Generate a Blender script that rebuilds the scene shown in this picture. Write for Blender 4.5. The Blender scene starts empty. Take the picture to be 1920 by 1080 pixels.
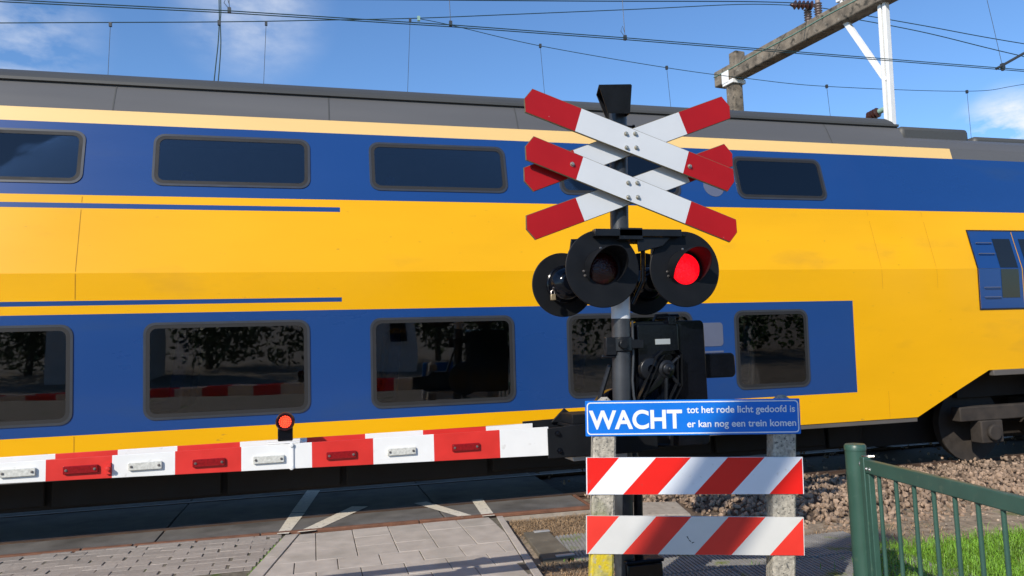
import bpy, math, random
from mathutils import Vector, Matrix
R = math.radians
scene = bpy.context.scene
COL = scene.collection
random.seed(7)

# ------------------------------------------------------------------ camera
F, W, H_IMG, EYE = 1400.0, 1920.0, 1080.0, 1.66
# direction of world +X (along the track) and world up in camera axes (right, up, forward)
cx = Vector((5240, 59, F)).normalized()
cu = cx.cross(Vector((0, -124, F))).normalized()
if cu.y < 0: cu = -cu
cy = cx.cross(cu)
right = Vector((cx[0], cy[0], cu[0])); up = Vector((cx[1], cy[1], cu[1])); fwd = Vector((cx[2], cy[2], cu[2]))
cam_d = bpy.data.cameras.new('camera'); cam = bpy.data.objects.new('camera', cam_d); COL.objects.link(cam)
cam_d.sensor_width = 36; cam_d.lens = 36 * F / W; cam_d.clip_start = 0.05; cam_d.clip_end = 3000
m = Matrix.Identity(4)
for i in range(3):
    m[i][0] = right[i]; m[i][1] = up[i]; m[i][2] = -fwd[i]
m[2][3] = EYE
cam.matrix_world = m
scene.camera = cam
CAM = Vector((0, 0, EYE))
def ray(px, py): return right * (px - 960) + up * (540 - py) + fwd * F
def onY(px, py, Y): d = ray(px, py); return CAM + d * (Y / d.y)
def onZ(px, py, Z=0.0): d = ray(px, py); return CAM + d * ((Z - EYE) / d.z)

# ------------------------------------------------------------------ world, sun, exposure
SUN = Vector((1.11, 1.07, -1.0)).normalized()          # direction the light travels
elev = math.asin(-SUN.z); azim = math.atan2(-SUN.x, -SUN.y)
world = bpy.data.worlds.new('World'); scene.world = world; world.use_nodes = True
wn, wl = world.node_tree.nodes, world.node_tree.links
wn.clear()
out = wn.new('ShaderNodeOutputWorld'); bg = wn.new('ShaderNodeBackground')
sky = wn.new('ShaderNodeTexSky'); sky.sky_type = 'NISHITA'; sky.sun_disc = False
sky.sun_elevation = elev; sky.sun_rotation = azim % (2 * math.pi)
sky.air_density = 1.0; sky.dust_density = 0.1; sky.ozone_density = 5.0
bg.inputs['Strength'].default_value = 0.14
tc = wn.new('ShaderNodeTexCoord')
def wmath(op, a, b=None, c=None):
    n = wn.new('ShaderNodeMath'); n.operation = op
    for i, v in enumerate((a, b, c)):
        if v is None: continue
        if isinstance(v, (int, float)): n.inputs[i].default_value = v
        else: wl.new(v, n.inputs[i])
    return n.outputs[0]
cn = wn.new('ShaderNodeTexNoise'); cn.inputs['Scale'].default_value = 7.0; cn.inputs['Detail'].default_value = 9; cn.inputs['Roughness'].default_value = 0.58
mp = wn.new('ShaderNodeMapping'); mp.inputs['Scale'].default_value = (1, 1, 2.2); mp.inputs['Location'].default_value = (3.1, 0.4, 0)
wl.new(tc.outputs['Generated'], mp.inputs['Vector']); wl.new(mp.outputs['Vector'], cn.inputs['Vector'])
mask = None
for px, py, rad, amt in ((20, 60, 0.11, 0.7), (470, 10, 0.11, 0.62), (1905, 268, 0.075, 2.6), (1100, -420, 0.25, 0.9), (-500, -200, .3, .9), (2500, 200, .25, 1.2)):
    d = ray(px, py).normalized()
    dt = wn.new('ShaderNodeVectorMath'); dt.operation = 'DISTANCE'
    nv = wn.new('ShaderNodeVectorMath'); nv.operation = 'NORMALIZE'
    wl.new(tc.outputs['Generated'], nv.inputs[0]); wl.new(nv.outputs[0], dt.inputs[0]); dt.inputs[1].default_value = d
    mr = wn.new('ShaderNodeMapRange'); mr.interpolation_type = 'SMOOTHSTEP'
    wl.new(dt.outputs['Value'], mr.inputs['Value'])
    mr.inputs['From Min'].default_value = rad; mr.inputs['From Max'].default_value = rad * 0.15
    mr.inputs['To Min'].default_value = 0; mr.inputs['To Max'].default_value = amt
    mask = mr.outputs[0] if mask is None else wmath('MAXIMUM', mask, mr.outputs[0])
nr = wn.new('ShaderNodeMapRange'); wl.new(cn.outputs['Fac'], nr.inputs['Value'])
nr.inputs['From Min'].default_value = 0.40; nr.inputs['From Max'].default_value = 0.66
cf = wmath('MULTIPLY', nr.outputs[0], mask); cf.node.use_clamp = True
mixc = wn.new('ShaderNodeMix'); mixc.data_type = 'RGBA'
tint = wn.new('ShaderNodeVectorMath'); tint.operation = 'MULTIPLY'; tint.inputs[1].default_value = (0.96, 1.13, 1.26); wl.new(sky.outputs[0], tint.inputs[0])
wl.new(cf, mixc.inputs['Factor']); wl.new(tint.outputs[0], mixc.inputs[6]); mixc.inputs[7].default_value = (6.6, 6.9, 7.4, 1)
wl.new(mixc.outputs[2], bg.inputs['Color']); wl.new(bg.outputs[0], out.inputs['Surface'])

sun_d = bpy.data.lights.new('sun', 'SUN'); sun_d.energy = 5.0; sun_d.angle = R(0.53); sun_d.color = (1.0, 0.92, 0.80)
sun = bpy.data.objects.new('sun', sun_d); COL.objects.link(sun)
sun.rotation_euler = SUN.to_track_quat('-Z', 'Y').to_euler(); sun.location = (-20, -20, 20)
scene.view_settings.view_transform = 'Standard'; scene.view_settings.look = 'None'
scene.view_settings.exposure = 0.0; scene.view_settings.gamma = 1.0; scene.view_settings.use_curve_mapping = False
scene.cycles.max_bounces = 8; scene.cycles.use_denoising = True

# ------------------------------------------------------------------ materials
MATS = {}
def mat(name, color, rough=0.6, metal=0.0, var=0.12, scale=6.0, bump=0.0, bscale=60.0, coat=0.0, emit=None, spec=0.5,
        spots=None, island=0.0, dirt=None, ribs=None, stretch=None, coord='Object'):
    """procedural principled material; spots=(color, scale, threshold, softness), dirt likewise on a second noise"""
    if name in MATS: return MATS[name]
    mt = bpy.data.materials.new(name); mt.use_nodes = True
    nt = mt.node_tree; N, L = nt.nodes, nt.links
    b = N['Principled BSDF']
    c = (*color, 1)
    b.inputs['Roughness'].default_value = rough; b.inputs['Metallic'].default_value = metal
    b.inputs['Specular IOR Level'].default_value = spec
    if coat: b.inputs['Coat Weight'].default_value = coat; b.inputs['Coat Roughness'].default_value = 0.08
    t = N.new('ShaderNodeTexCoord'); src = t.outputs[coord]
    if stretch:
        mp = N.new('ShaderNodeMapping'); mp.inputs['Scale'].default_value = stretch; L.new(src, mp.inputs['Vector']); src = mp.outputs[0]
    n = N.new('ShaderNodeTexNoise'); n.inputs['Scale'].default_value = scale; n.inputs['Detail'].default_value = 6; L.new(src, n.inputs['Vector'])
    r = N.new('ShaderNodeMapRange'); r.inputs['From Min'].default_value = 0.25; r.inputs['From Max'].default_value = 0.75
    r.inputs['To Min'].default_value = 1 - var; r.inputs['To Max'].default_value = 1 + var; L.new(n.outputs['Fac'], r.inputs['Value'])
    fac = r.outputs[0]
    if island:
        g = N.new('ShaderNodeNewGeometry'); r2 = N.new('ShaderNodeMapRange'); L.new(g.outputs['Random Per Island'], r2.inputs['Value'])
        r2.inputs['To Min'].default_value = 1 - island; r2.inputs['To Max'].default_value = 1 + island
        mm = N.new('ShaderNodeMath'); mm.operation = 'MULTIPLY'; L.new(fac, mm.inputs[0]); L.new(r2.outputs[0], mm.inputs[1]); fac = mm.outputs[0]
    vm = N.new('ShaderNodeVectorMath'); vm.operation = 'SCALE'; vm.inputs[0].default_value = color; L.new(fac, vm.inputs['Scale'])
    colsock = vm.outputs[0]
    for k, sp in enumerate((spots, dirt)):
        if not sp: continue
        sc_, ss, th, so = sp
        n2 = N.new('ShaderNodeTexNoise'); n2.inputs['Scale'].default_value = ss; n2.inputs['Detail'].default_value = 5; L.new(src, n2.inputs['Vector'])
        r3 = N.new('ShaderNodeMapRange'); L.new(n2.outputs['Fac'], r3.inputs['Value'])
        r3.inputs['From Min'].default_value = th; r3.inputs['From Max'].default_value = th + so
        mx = N.new('ShaderNodeMix'); mx.data_type = 'RGBA'; L.new(r3.outputs[0], mx.inputs['Factor']); L.new(colsock, mx.inputs[6]); mx.inputs[7].default_value = (*sc_, 1)
        colsock = mx.outputs[2]
    L.new(colsock, b.inputs['Base Color'])
    # gloss varies a little with the same noise
    rr = N.new('ShaderNodeMapRange'); rr.inputs['To Min'].default_value = max(0.02, rough * 0.8); rr.inputs['To Max'].default_value = min(1, rough * 1.25); L.new(n.outputs['Fac'], rr.inputs['Value']); L.new(rr.outputs[0], b.inputs['Roughness'])
    if bump:
        nb = N.new('ShaderNodeTexNoise'); nb.inputs['Scale'].default_value = bscale; nb.inputs['Detail'].default_value = 4; L.new(src, nb.inputs['Vector'])
        bp = N.new('ShaderNodeBump'); bp.inputs['Strength'].default_value = bump; bp.inputs['Distance'].default_value = 0.01
        L.new(nb.outputs['Fac'], bp.inputs['Height']); L.new(bp.outputs[0], b.inputs['Normal'])
    if emit:
        b.inputs['Emission Color'].default_value = (*emit[0], 1); b.inputs['Emission Strength'].default_value = emit[1]
    MATS[name] = mt
    return mt

GRIME = (0.22, 0.15, 0.06)
M_yel = mat('train_yellow', (0.80, 0.40, 0.0), 0.33, var=0.09, scale=1.2, bump=0.03, bscale=1.5, coat=0.12, spec=.3, stretch=(0.3, 1, 1), spots=((0.50, 0.26, 0.02), 2.6, 0.60, 0.35), dirt=((0.42, 0.22, 0.03), 30, 0.70, 0.12))
M_pale = mat('train_yellow_sky_sheen', (0.78, 0.52, 0.20), 0.4, var=0.06, scale=1.5, stretch=(.25, 1, 1))  # band above the upper windows: sky sheen on the yellow, painted into the colour
M_blu = mat('train_blue', (0.008, 0.050, 0.195), 0.28, var=0.06, scale=1.2, bump=0.02, bscale=1.5, coat=0.2, stretch=(0.3, 1, 1), spots=((0.02, 0.055, 0.15), 2.4, 0.58, 0.3))
M_grf = mat('train_roof_grey', (0.098, 0.097, 0.097), 0.45, var=0.10, scale=1.5, stretch=(0.2, 1, 2), bump=0.03, bscale=2.0)
M_gut = mat('train_gutter_grey', (0.060, 0.060, 0.056), 0.5, var=0.1, scale=3, stretch=(.2, 1, 1))
M_sill = mat('train_sill_grey', (0.10, 0.09, 0.08), 0.6, var=0.2, scale=3, stretch=(.4, 1, 1))
M_frame = mat('window_frame_grey', (0.045, 0.05, 0.06), 0.4, var=0.1, metal=0.3)
M_rubber = mat('black_rubber', (0.012, 0.012, 0.013), 0.7)
M_glassd = mat('house_glass', (0.008, 0.010, 0.012), 0.03, var=0.3, scale=0.8, spec=0.6, bump=0.004, bscale=1.2)
M_glass = bpy.data.materials.new('tinted_train_glass'); M_glass.use_nodes = True
_n, _l = M_glass.node_tree.nodes, M_glass.node_tree.links; _n.remove(_n['Principled BSDF'])
_t = _n.new('ShaderNodeBsdfTransparent'); _t.inputs['Color'].default_value = (0.58, 0.60, 0.62, 1)
_g = _n.new('ShaderNodeBsdfGlossy'); _g.inputs['Roughness'].default_value = 0.015
_f = _n.new('ShaderNodeFresnel'); _f.inputs['IOR'].default_value = 1.85
_nz = _n.new('ShaderNodeTexNoise'); _nz.inputs['Scale'].default_value = 1.3; _b = _n.new('ShaderNodeBump'); _b.inputs['Strength'].default_value = 0.05; _b.inputs['Distance'].default_value = 0.03
_tc = _n.new('ShaderNodeTexCoord'); _l.new(_tc.outputs['Object'], _nz.inputs['Vector']); _l.new(_nz.outputs['Fac'], _b.inputs['Height']); _l.new(_b.outputs[0], _g.inputs['Normal'])
_m = _n.new('ShaderNodeMixShader'); _l.new(_f.outputs[0], _m.inputs['Fac']); _l.new(_t.outputs[0], _m.inputs[1]); _l.new(_g.outputs[0], _m.inputs[2]); _l.new(_m.outputs[0], _n['Material Output'].inputs['Surface'])
M_inner = mat('train_lining', (0.42, 0.41, 0.38), 0.8, var=.1)
M_seat = mat('seat_cloth', (0.02, 0.06, 0.18), 0.9, var=.2, scale=12)
M_under = mat('underframe_brown', (0.014, 0.010, 0.007), 0.8, var=0.4, scale=5, bump=0.2, bscale=20)
M_bogie = mat('bogie_dust', (0.034, 0.027, 0.022), 0.8, var=0.4, scale=7, bump=0.2, bscale=30)
M_steel = mat('worn_steel', (0.35, 0.32, 0.30), 0.35, metal=0.9, var=0.2)
M_decal = mat('pale_decal', (0.10, 0.115, 0.17), 0.4, var=0.05)
M_black = mat('black_paint', (0.008, 0.009, 0.011), 0.34, spec=.35, var=0.25, scale=12, bump=0.05, bscale=90, spots=((0.03, 0.03, 0.032), 18, .62, .2))
M_blackm = mat('black_matt', (0.007, 0.008, 0.010), 0.5, spec=.22, var=0.2, scale=8, bump=0.03, bscale=120)
M_gloss = mat('black_gloss', (0.003, 0.004, 0.007), 0.12, spec=.3, var=0.3, scale=10, bump=0.05, bscale=25)
M_pole = mat('pole_charcoal', (0.035, 0.038, 0.043), 0.38, var=0.25, scale=10, bump=0.10, bscale=70, spots=((0.012, 0.012, 0.014), 9, .55, .2))
M_white = mat('sign_white', (0.60, 0.625, 0.645), 0.35, var=0.04, scale=4, dirt=((0.42, 0.42, 0.38), 3.0, 0.62, 0.5))
M_red = mat('sign_red', (0.36, 0.006, 0.008), 0.40, spec=.3, var=0.08, scale=4, spots=((0.7, 0.45, 0.42), 26, 0.76, 0.02))
M_moss = mat('moss_edge', (0.13, 0.11, 0.06), 0.8, var=0.3, scale=40)
M_bolt = mat('bolt_zinc', (0.45, 0.42, 0.34), 0.4, metal=0.8, var=0.2, scale=60)
M_bblu = mat('signboard_blue', (0.004, 0.16, 0.64), 0.3, var=0.07, scale=3, spots=((.03, .2, .55), 18, .66, .12))
M_bwht = mat('reflective_white', (0.76, 0.79, 0.83), 0.3, var=0.04, scale=4, spots=((.55, .56, .55), 20, .66, .14))
M_bred = mat('reflective_red', (0.74, 0.014, 0.010), 0.32, var=0.06, scale=3, spots=((.5, .05, .04), 24, .68, .1))
M_owht = mat('weathered_white', (0.60, 0.60, 0.575), 0.45, var=0.06, scale=5, dirt=((0.40, 0.40, 0.33), 5, 0.60, 0.35))
M_ored = mat('weathered_red', (0.72, 0.035, 0.022), 0.45, var=0.08, scale=5)
M_conc = mat('exposed_concrete', (0.36, 0.33, 0.27), 0.85, var=0.45, scale=45, bump=0.7, bscale=80, spots=((0.10, 0.10, 0.09), 60, 0.58, 0.08), dirt=((0.18, 0.19, 0.07), 5, .6, .2))
M_concy = mat('lichen_concrete', (0.42, 0.37, 0.10), 0.85, var=0.35, scale=30, bump=0.6, bscale=70, spots=((0.55, 0.42, 0.015), 14, 0.45, 0.12), dirt=((.35, .34, .28), 25, .6, .08))
M_bm_w = mat('boom_white', (0.80, 0.80, 0.78), 0.4, var=0.05, scale=5, spots=((.5, .48, .43), 16, .66, .18))
M_bm_r = mat('boom_red', (0.66, 0.030, 0.022), 0.4, var=0.1, scale=8, spots=((0.75, .3, .27), 9, .72, .1))
M_rf_w = mat('reflector_clear', (0.60, 0.60, 0.55), 0.15, var=0.25, scale=80)
M_rf_r = mat('reflector_red', (0.24, 0.004, 0.008), 0.12, var=0.35, scale=90)
M_green = mat('fence_green', (0.034, 0.088, 0.066), 0.38, var=0.12, scale=9, bump=0.05, bscale=150, spots=((.06, .11, .08), 22, .62, .12), dirt=((.10, .09, .05), 6, .66, .12))
M_zinc = mat('bright_zinc', (0.6, 0.6, 0.6), 0.25, metal=0.9)
M_wire = mat('copper_wire', (0.018, 0.05, 0.055), 0.6, metal=0.2)
M_clamp = mat('wire_clamp', (0.05, 0.055, 0.06), 0.5, metal=0.3)
M_pconc = mat('old_concrete_beam', (0.17, 0.14, 0.105), 0.9, var=0.55, scale=5, bump=0.7, bscale=22, spots=((0.045, 0.04, 0.03), 7, .55, .12), dirt=((.26, .24, .2), 9, .62, .1))
M_mast = mat('white_steel', (0.78, 0.78, 0.76), 0.4, var=0.05)
M_ins = mat('insulator_brown', (0.05, 0.022, 0.018), 0.15, var=0.2)
M_insg = mat('insulator_green', (0.25, 0.40, 0.32), 0.4)

# ------------------------------------------------------------------ mesh collector
def frame(axis_z, hint=Vector((0, 0, 1))):
    z = Vector(axis_z).normalized(); h = Vector(hint)
    if abs(z.dot(h.normalized())) > 0.98: h = Vector((1, 0, 0))
    x = h.cross(z).normalized(); y = z.cross(x)
    return x, y, z
WORLD = (Vector((0, 0, 0)), Vector((1, 0, 0)), Vector((0, 1, 0)), Vector((0, 0, 1)))
class MB:
    def __init__(s): s.v = []; s.f = []; s.m = []
    def face(s, pts, mi=0):
        i = len(s.v); s.v += [Vector(p) for p in pts]; s.f.append(tuple(range(i, i + len(pts)))); s.m.append(mi)
    def add(s, vs, fs, mi=0):
        i = len(s.v); s.v += [Vector(p) for p in vs]
        for f in fs: s.f.append(tuple(i + k for k in f)); s.m.append(mi)
    def box(s, lo, hi, mi=0, fr=WORLD):
        o, x, y, z = fr
        vs = [o + x * a + y * b + z * c for a in (lo[0], hi[0]) for b in (lo[1], hi[1]) for c in (lo[2], hi[2])]
        s.add(vs, ((0, 1, 3, 2), (4, 6, 7, 5), (0, 4, 5, 1), (2, 3, 7, 6), (0, 2, 6, 4), (1, 5, 7, 3)), mi)
    def prism(s, poly, t0, t1, fr, mi=0, mside=None):
        """poly (u,v) in frame x,y extruded along frame z from t0 to t1"""
        o, x, y, z = fr; n = len(poly)
        a = [o + x * u + y * v + z * t0 for u, v in poly]; b = [o + x * u + y * v + z * t1 for u, v in poly]
        ms = mi if mside is None else mside
        i = len(s.v); s.v += a + b
        s.f.append(tuple(i + k for k in range(n))[::-1]); s.m.append(ms)
        s.f.append(tuple(i + n + k for k in range(n))); s.m.append(mi)
        for k in range(n):
            j = (k + 1) % n
            s.f.append((i + k, i + j, i + n + j, i + n + k)); s.m.append(ms)
    def tube(s, pts, r, seg=10, mi=0, caps=True):
        pts = [Vector(p) for p in pts]; rs = r if isinstance(r, (list, tuple)) else [r] * len(pts)
        i0 = len(s.v); px = None
        for k, p in enumerate(pts):
            t = (pts[min(k + 1, len(pts) - 1)] - pts[max(k - 1, 0)]).normalized()
            if px is None: x, y, _ = frame(t)
            else:
                x = (px - t * px.dot(t)).normalized(); y = t.cross(x)
            px = x
            for a in range(seg):
                an = 2 * math.pi * a / seg; s.v.append(p + (x * math.cos(an) + y * math.sin(an)) * rs[k])
        for k in range(len(pts) - 1):
            for a in range(seg):
                b = (a + 1) % seg; q = i0 + k * seg
                s.f.append((q + a, q + b, q + seg + b, q + seg + a)); s.m.append(mi)
        if caps:
            s.f.append(tuple(i0 + a for a in range(seg))[::-1]); s.m.append(mi)
            q = i0 + (len(pts) - 1) * seg; s.f.append(tuple(q + a for a in range(seg))); s.m.append(mi)
    def lathe(s, prof, fr, seg=24, mi=0):
        """prof [(r, h)] revolved about frame z"""
        o, x, y, z = fr; i0 = len(s.v); n = len(prof)
        for r, h in prof:
            for a in range(seg):
                an = 2 * math.pi * a / seg; s.v.append(o + z * h + (x * math.cos(an) + y * math.sin(an)) * max(r, 1e-5))
        for k in range(n - 1):
            for a in range(seg):
                b = (a + 1) % seg; q = i0 + k * seg
                s.f.append((q + a, q + b, q + seg + b, q + seg + a)); s.m.append(mi)
    def ring(s, outer, inner, t0, t1, fr, mi=0):
        o, x, y, z = fr; n = len(outer)
        P = lambda q, t: o + x * q[0] + y * q[1] + z * t
        for k in range(n):
            j = (k + 1) % n
            s.face([P(outer[k], t1), P(outer[j], t1), P(inner[j], t1), P(inner[k], t1)], mi)
            s.face([P(outer[k], t0), P(outer[j], t0), P(outer[j], t1), P(outer[k], t1)], mi)
            s.face([P(inner[j], t0), P(inner[k], t0), P(inner[k], t1), P(inner[j], t1)], mi)
    def build(s, name, mats, parent=None, bevel=0.0, loc=None, smooth=True, angle=40):
        me = bpy.data.meshes.new(name)
        base = Vector(parent_loc(parent)) if parent else Vector(loc if loc else (0, 0, 0))
        me.from_pydata([tuple(v - base) for v in s.v], [], s.f)
        if not isinstance(mats, (list, tuple)): mats = [mats]
        for mt in mats: me.materials.append(mt)
        me.polygons.foreach_set('material_index', s.m)
        me.update(); me.validate()
        import bmesh
        bm = bmesh.new(); bm.from_mesh(me); bmesh.ops.remove_doubles(bm, verts=bm.verts, dist=1e-5) if len(s.v) < 60000 and not getattr(s, 'keep', False) else None
        if not getattr(s, 'open', False): bmesh.ops.recalc_face_normals(bm, faces=bm.faces)
        bm.to_mesh(me); bm.free()
        if smooth:
            me.polygons.foreach_set('use_smooth', [True] * len(me.polygons)); me.set_sharp_from_angle(angle=R(angle))
        o = bpy.data.objects.new(name, me); COL.objects.link(o)
        if parent: o.parent = parent
        else: o.location = base
        if bevel:
            md = o.modifiers.new('bevel', 'BEVEL'); md.width = bevel; md.segments = 2; md.limit_method = 'ANGLE'; md.angle_limit = R(50); md.harden_normals = False
        return o
def parent_loc(p):
    v = Vector((0, 0, 0))
    while p: v += Vector(p.location); p = p.parent
    return v
def thing(name, label, cat, loc, group=None):
    o = bpy.data.objects.new(name, None); COL.objects.link(o); o.location = loc; o.empty_display_size = 0.2
    return tag(o, label, cat, group)
def tag(o, label, cat, group=None):
    o['label'] = label; o['category'] = cat
    if group: o['group'] = group
    return o
def struct(o, kind='structure'): o['kind'] = kind; return o
def rrect(u0, v0, u1, v1, r, n=5):
    pts = []
    for cu_, cv_, a0 in ((u1 - r, v0 + r, -90), (u1 - r, v1 - r, 0), (u0 + r, v1 - r, 90), (u0 + r, v0 + r, 180)):
        for k in range(n + 1):
            a = R(a0 + 90 * k / n); pts.append((cu_ + r * math.cos(a), cv_ + r * math.sin(a)))
    return pts

# ------------------------------------------------------------------ ground
M_dirt = mat('dirt', (0.25, 0.20, 0.145), 0.95, var=0.45, scale=9, bump=0.8, bscale=50, spots=((0.10, 0.08, 0.055), 22, .55, .15), dirt=((0.10, 0.12, 0.03), 2.2, .60, .12))
M_deck = mat('deck_rubber', (0.140, 0.130, 0.122), 0.85, spec=.15, var=0.25, scale=4, bump=0.35, bscale=160, spots=((0.24, 0.23, 0.22), 140, .66, .05), dirt=((0.075, 0.068, 0.062), 1.6, .52, .2))
M_rust = mat('rusty_edge', (0.17, 0.075, 0.042), 0.8, var=0.3, scale=9, bump=0.3, bscale=60)
M_joint = mat('joint_fill', (0.045, 0.035, 0.03), 0.9)
M_slab = mat('paving_slab', (0.41, 0.365, 0.32), 0.85, var=0.13, scale=7, bump=0.25, bscale=220, island=0.07, spots=((0.27, 0.245, 0.21), 38, .66, .10), dirt=((0.30, 0.27, 0.23), 2.3, .50, .28))
M_brick = mat('paver_brick', (0.30, 0.262, 0.23), 0.85, var=0.16, scale=30, bump=0.5, bscale=160, island=0.14)
M_bed = mat('joint_sand', (0.12, 0.105, 0.08), 0.95, var=0.4, scale=20, spots=((.06, .09, .015), 6, .58, .1))
M_paint = mat('road_paint', (0.66, 0.60, 0.50), 0.7, var=0.12, scale=14, spots=((0.16, 0.15, 0.14), 30, .60, .12))
M_mat = mat('walkway_mat', (0.24, 0.235, 0.225), 0.8, var=0.25, scale=8, bump=0.2, bscale=90, dirt=((0.14, 0.17, 0.03), 4, .58, .12))
M_lid = mat('pit_lid', (0.12, 0.105, 0.08), 0.8, var=0.25, scale=6, bump=0.2, bscale=80, spots=((.2, .17, .12), 12, .62, .15))
M_kerb = mat('kerb_concrete', (0.33, 0.29, 0.24), 0.88, var=0.22, scale=12, bump=0.4, bscale=90, spots=((.16, .13, .10), 14, .60, .15))
M_galv = mat('galvanised', (0.5, 0.5, 0.5), 0.5, metal=0.5, var=0.2)

GZ = -0.07
b = MB(); n = 60
import mathutils
def gnoise(x, y): return mathutils.noise.noise(Vector((x * 1.3, y * 1.3, 0))) * 0.02 + mathutils.noise.noise(Vector((x * 5, y * 5, 3))) * 0.008
xs = [-600, -100, -30, -12] + [-8 + 0.16 * i for i in range(140)] + [18, 40, 120, 600]
ys = [-400, -60, -20, -4, 2] + [3 + 0.16 * i for i in range(42)] + [11, 16, 30, 80, 300, 800]
vs = [(x, y, GZ + (gnoise(x, y) if -8 < x < 14 and 2.5 < y < 9.8 else 0)) for y in ys for x in xs]
nx = len(xs)
b.add(vs, [(j * nx + i, j * nx + i + 1, (j + 1) * nx + i + 1, (j + 1) * nx + i) for j in range(len(ys) - 1) for i in range(nx - 1)])
b.keep = True
struct(b.build('ground', M_dirt))

def edgeY(x): return 7.80 - 0.032 * x / 1.0 * 0.95      # near edge of the crossing deck
b = MB()                                                # crossing deck: rubber panels between thin joints, rails let in
xe = [-9.0, -7.1, -4.3, -1.475, 1.30, 2.86]
for a, c in zip(xe[:-1], xe[1:]):
    a2, c2 = a + 0.008, c - 0.008
    for k, (y0, y1) in enumerate(((None, 8.43), (8.58, 9.92), (10.08, 10.95))):
        ya, yc = (edgeY(a2) + .07, edgeY(c2) + .07) if k == 0 else (y0, y0)
        b.prism([(a2, ya), (c2, yc), (c2 + (.04 if c == 2.86 else 0), y1), (a2, y1)], -0.2, 0.0, WORLD)
struct(b.build('crossing_deck', M_deck, bevel=0.006))
b = MB()
for a, c in ((-9, -4.2), (-4.19, -2.1), (-2.085, -1.66), (-1.645, -0.52), (-0.51, 1.02), (1.03, 2.86)):
    b.prism([(a, edgeY(a)), (c, edgeY(c)), (c, edgeY(c) + 0.065), (a, edgeY(a) + 0.065)], -0.03, 0.006, WORLD)
b.prism([(2.862, edgeY(2.86)), (2.90, edgeY(2.86) + .02), (2.945, 8.43), (2.905, 8.43)], -0.03, 0.004, WORLD)
struct(b.build('deck_edge_strip', M_rust, bevel=0.006))
b = MB()
for a, c in ((-9, 0), (0.01, 1.87), (1.88, 2.87)):
    b.prism([(a, edgeY(a) + .005), (c, edgeY(c) + .005), (c, edgeY(c) + 0.06), (a, edgeY(a) + 0.06)], -0.35, -0.031, WORLD)
b.prism([(-9, edgeY(-9) + .07), (2.86, edgeY(2.86) + .07), (2.86, 10.95), (-9, 10.95)], -0.35, -0.201, WORLD)
struct(b.build('deck_foundation', M_kerb))
b = MB()                                                # painted lines on the deck
def line(pts): b.face([Vector((*onZ(px, py).xy, 0.004)) for px, py in pts])
line([(519, 1002), (541, 1001), (572, 962), (590, 930), (572, 930), (552, 950)][:3] + [(546, 962)])
line([(546, 961), (572, 961), (600, 920), (576, 920)])
line([(556, 999), (592, 995), (690, 950), (660, 950)])
line([(866, 971), (889, 968), (800, 941), (776, 944)])
line([(905, 969), (928, 967), (905, 936), (884, 938)])
struct(b.build('road_marking', M_paint, smooth=False))

# paved path of square slabs, kerb strips and brick pavers
Lx = lambda y: -0.278 - (7.70 - y) * 0.178                # left edge of the slabs
Rx = lambda y: 1.86 - (7.60 - y) * 0.104                  # right edge
b = MB()
row, y = 0, 7.68
S = 0.345
while y > 3.0:
    y0 = y - S
    off = (row % 2) * S / 2 if row not in (1,) else 0
    xa = Lx(y) + 0.14
    k0 = math.floor((xa - 0.35 - off) / S)
    for k in range(k0, k0 + 9):
        g = 0.0035
        a, c = 0.35 + off + k * S + g, 0.35 + off + (k + 1) * S - g
        xl = max(a, Lx(y) + 0.135); xl2 = max(a, Lx(y0) + 0.135); xr = min(c, Rx(y) - 0.075); xr2 = min(c, Rx(y0) - 0.075)
        if xr - xl < 0.03 or xr2 - xl2 < 0.03: continue
        dz = random.uniform(-0.003, 0.002)
        yt, yb = y - 0.002, y0 + 0.002
        yl = min(yt, edgeY(xl) - 0.012); yr = min(yt, edgeY(xr) - 0.012)
        if yl - yb < .03: continue
        b.prism([(xl2, yb), (xr2, yb), (xr, yr), (xl, yl)], -0.06, dz, WORLD)
    y = y0; row += 1
o = b; 
y = 7.70
while y > 3.0:                                            # border strips
    y0 = y - random.choice((0.5, 0.8))
    b.prism([(Lx(y0), y0 + .004), (Lx(y0) + .125, y0 + .004), (Lx(y) + .125, y), (Lx(y), y)], -0.06, 0.004, WORLD)
    b.prism([(Rx(y0) - .065, y0 + .004), (Rx(y0), y0 + .004), (Rx(y), min(y, 7.66)), (Rx(y) - .065, min(y, 7.66))], -0.06, 0.003, WORLD)
    y = y0
struct(b.build('footpath', M_slab, bevel=0.004))
b = MB(); b.prism([(-9.3, 2.9), (Rx(2.9) - .01, 2.9), (Rx(7.65) - .02, 7.65), (-9.3, 8.05)], -0.08, -0.008, WORLD)
struct(b.build('paving_bed', M_bed))
b = MB()
BW, BH = 0.262, 0.118
y, row = 8.1, 0
while y > 4.0:
    y0 = y - BH
    for k in range(-32, 1):
        a = k * BW + (row % 2) * BW / 2 + random.uniform(-.012, .012) - 0.3; c = a + BW - random.uniform(0.005, 0.014)
        tilt = -0.035
        f = lambda x, yy: yy + tilt * (x + 0.5)
        if c > Lx(y0) - 0.02: c = Lx(y0) - 0.02
        if c - a < 0.03: continue
        ytop = min(f(a, y - .004), edgeY(a) - 0.012); ytop2 = min(f(c, y - .004), edgeY(c) - 0.012)
        if ytop - f(a, y0) < 0.03: continue
        if y0 < 6.5 and a > -2.2 + random.uniform(-.2, .2): continue     # the pavers stop at a gritty patch
        b.prism([(a, f(a, y0)), (c, f(c, y0)), (c, ytop2), (a, ytop)], -0.06, random.uniform(-0.006, 0.002), WORLD)
    y = y0; row += 1
struct(b.build('brick_paving', M_brick, bevel=0.004))

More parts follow.
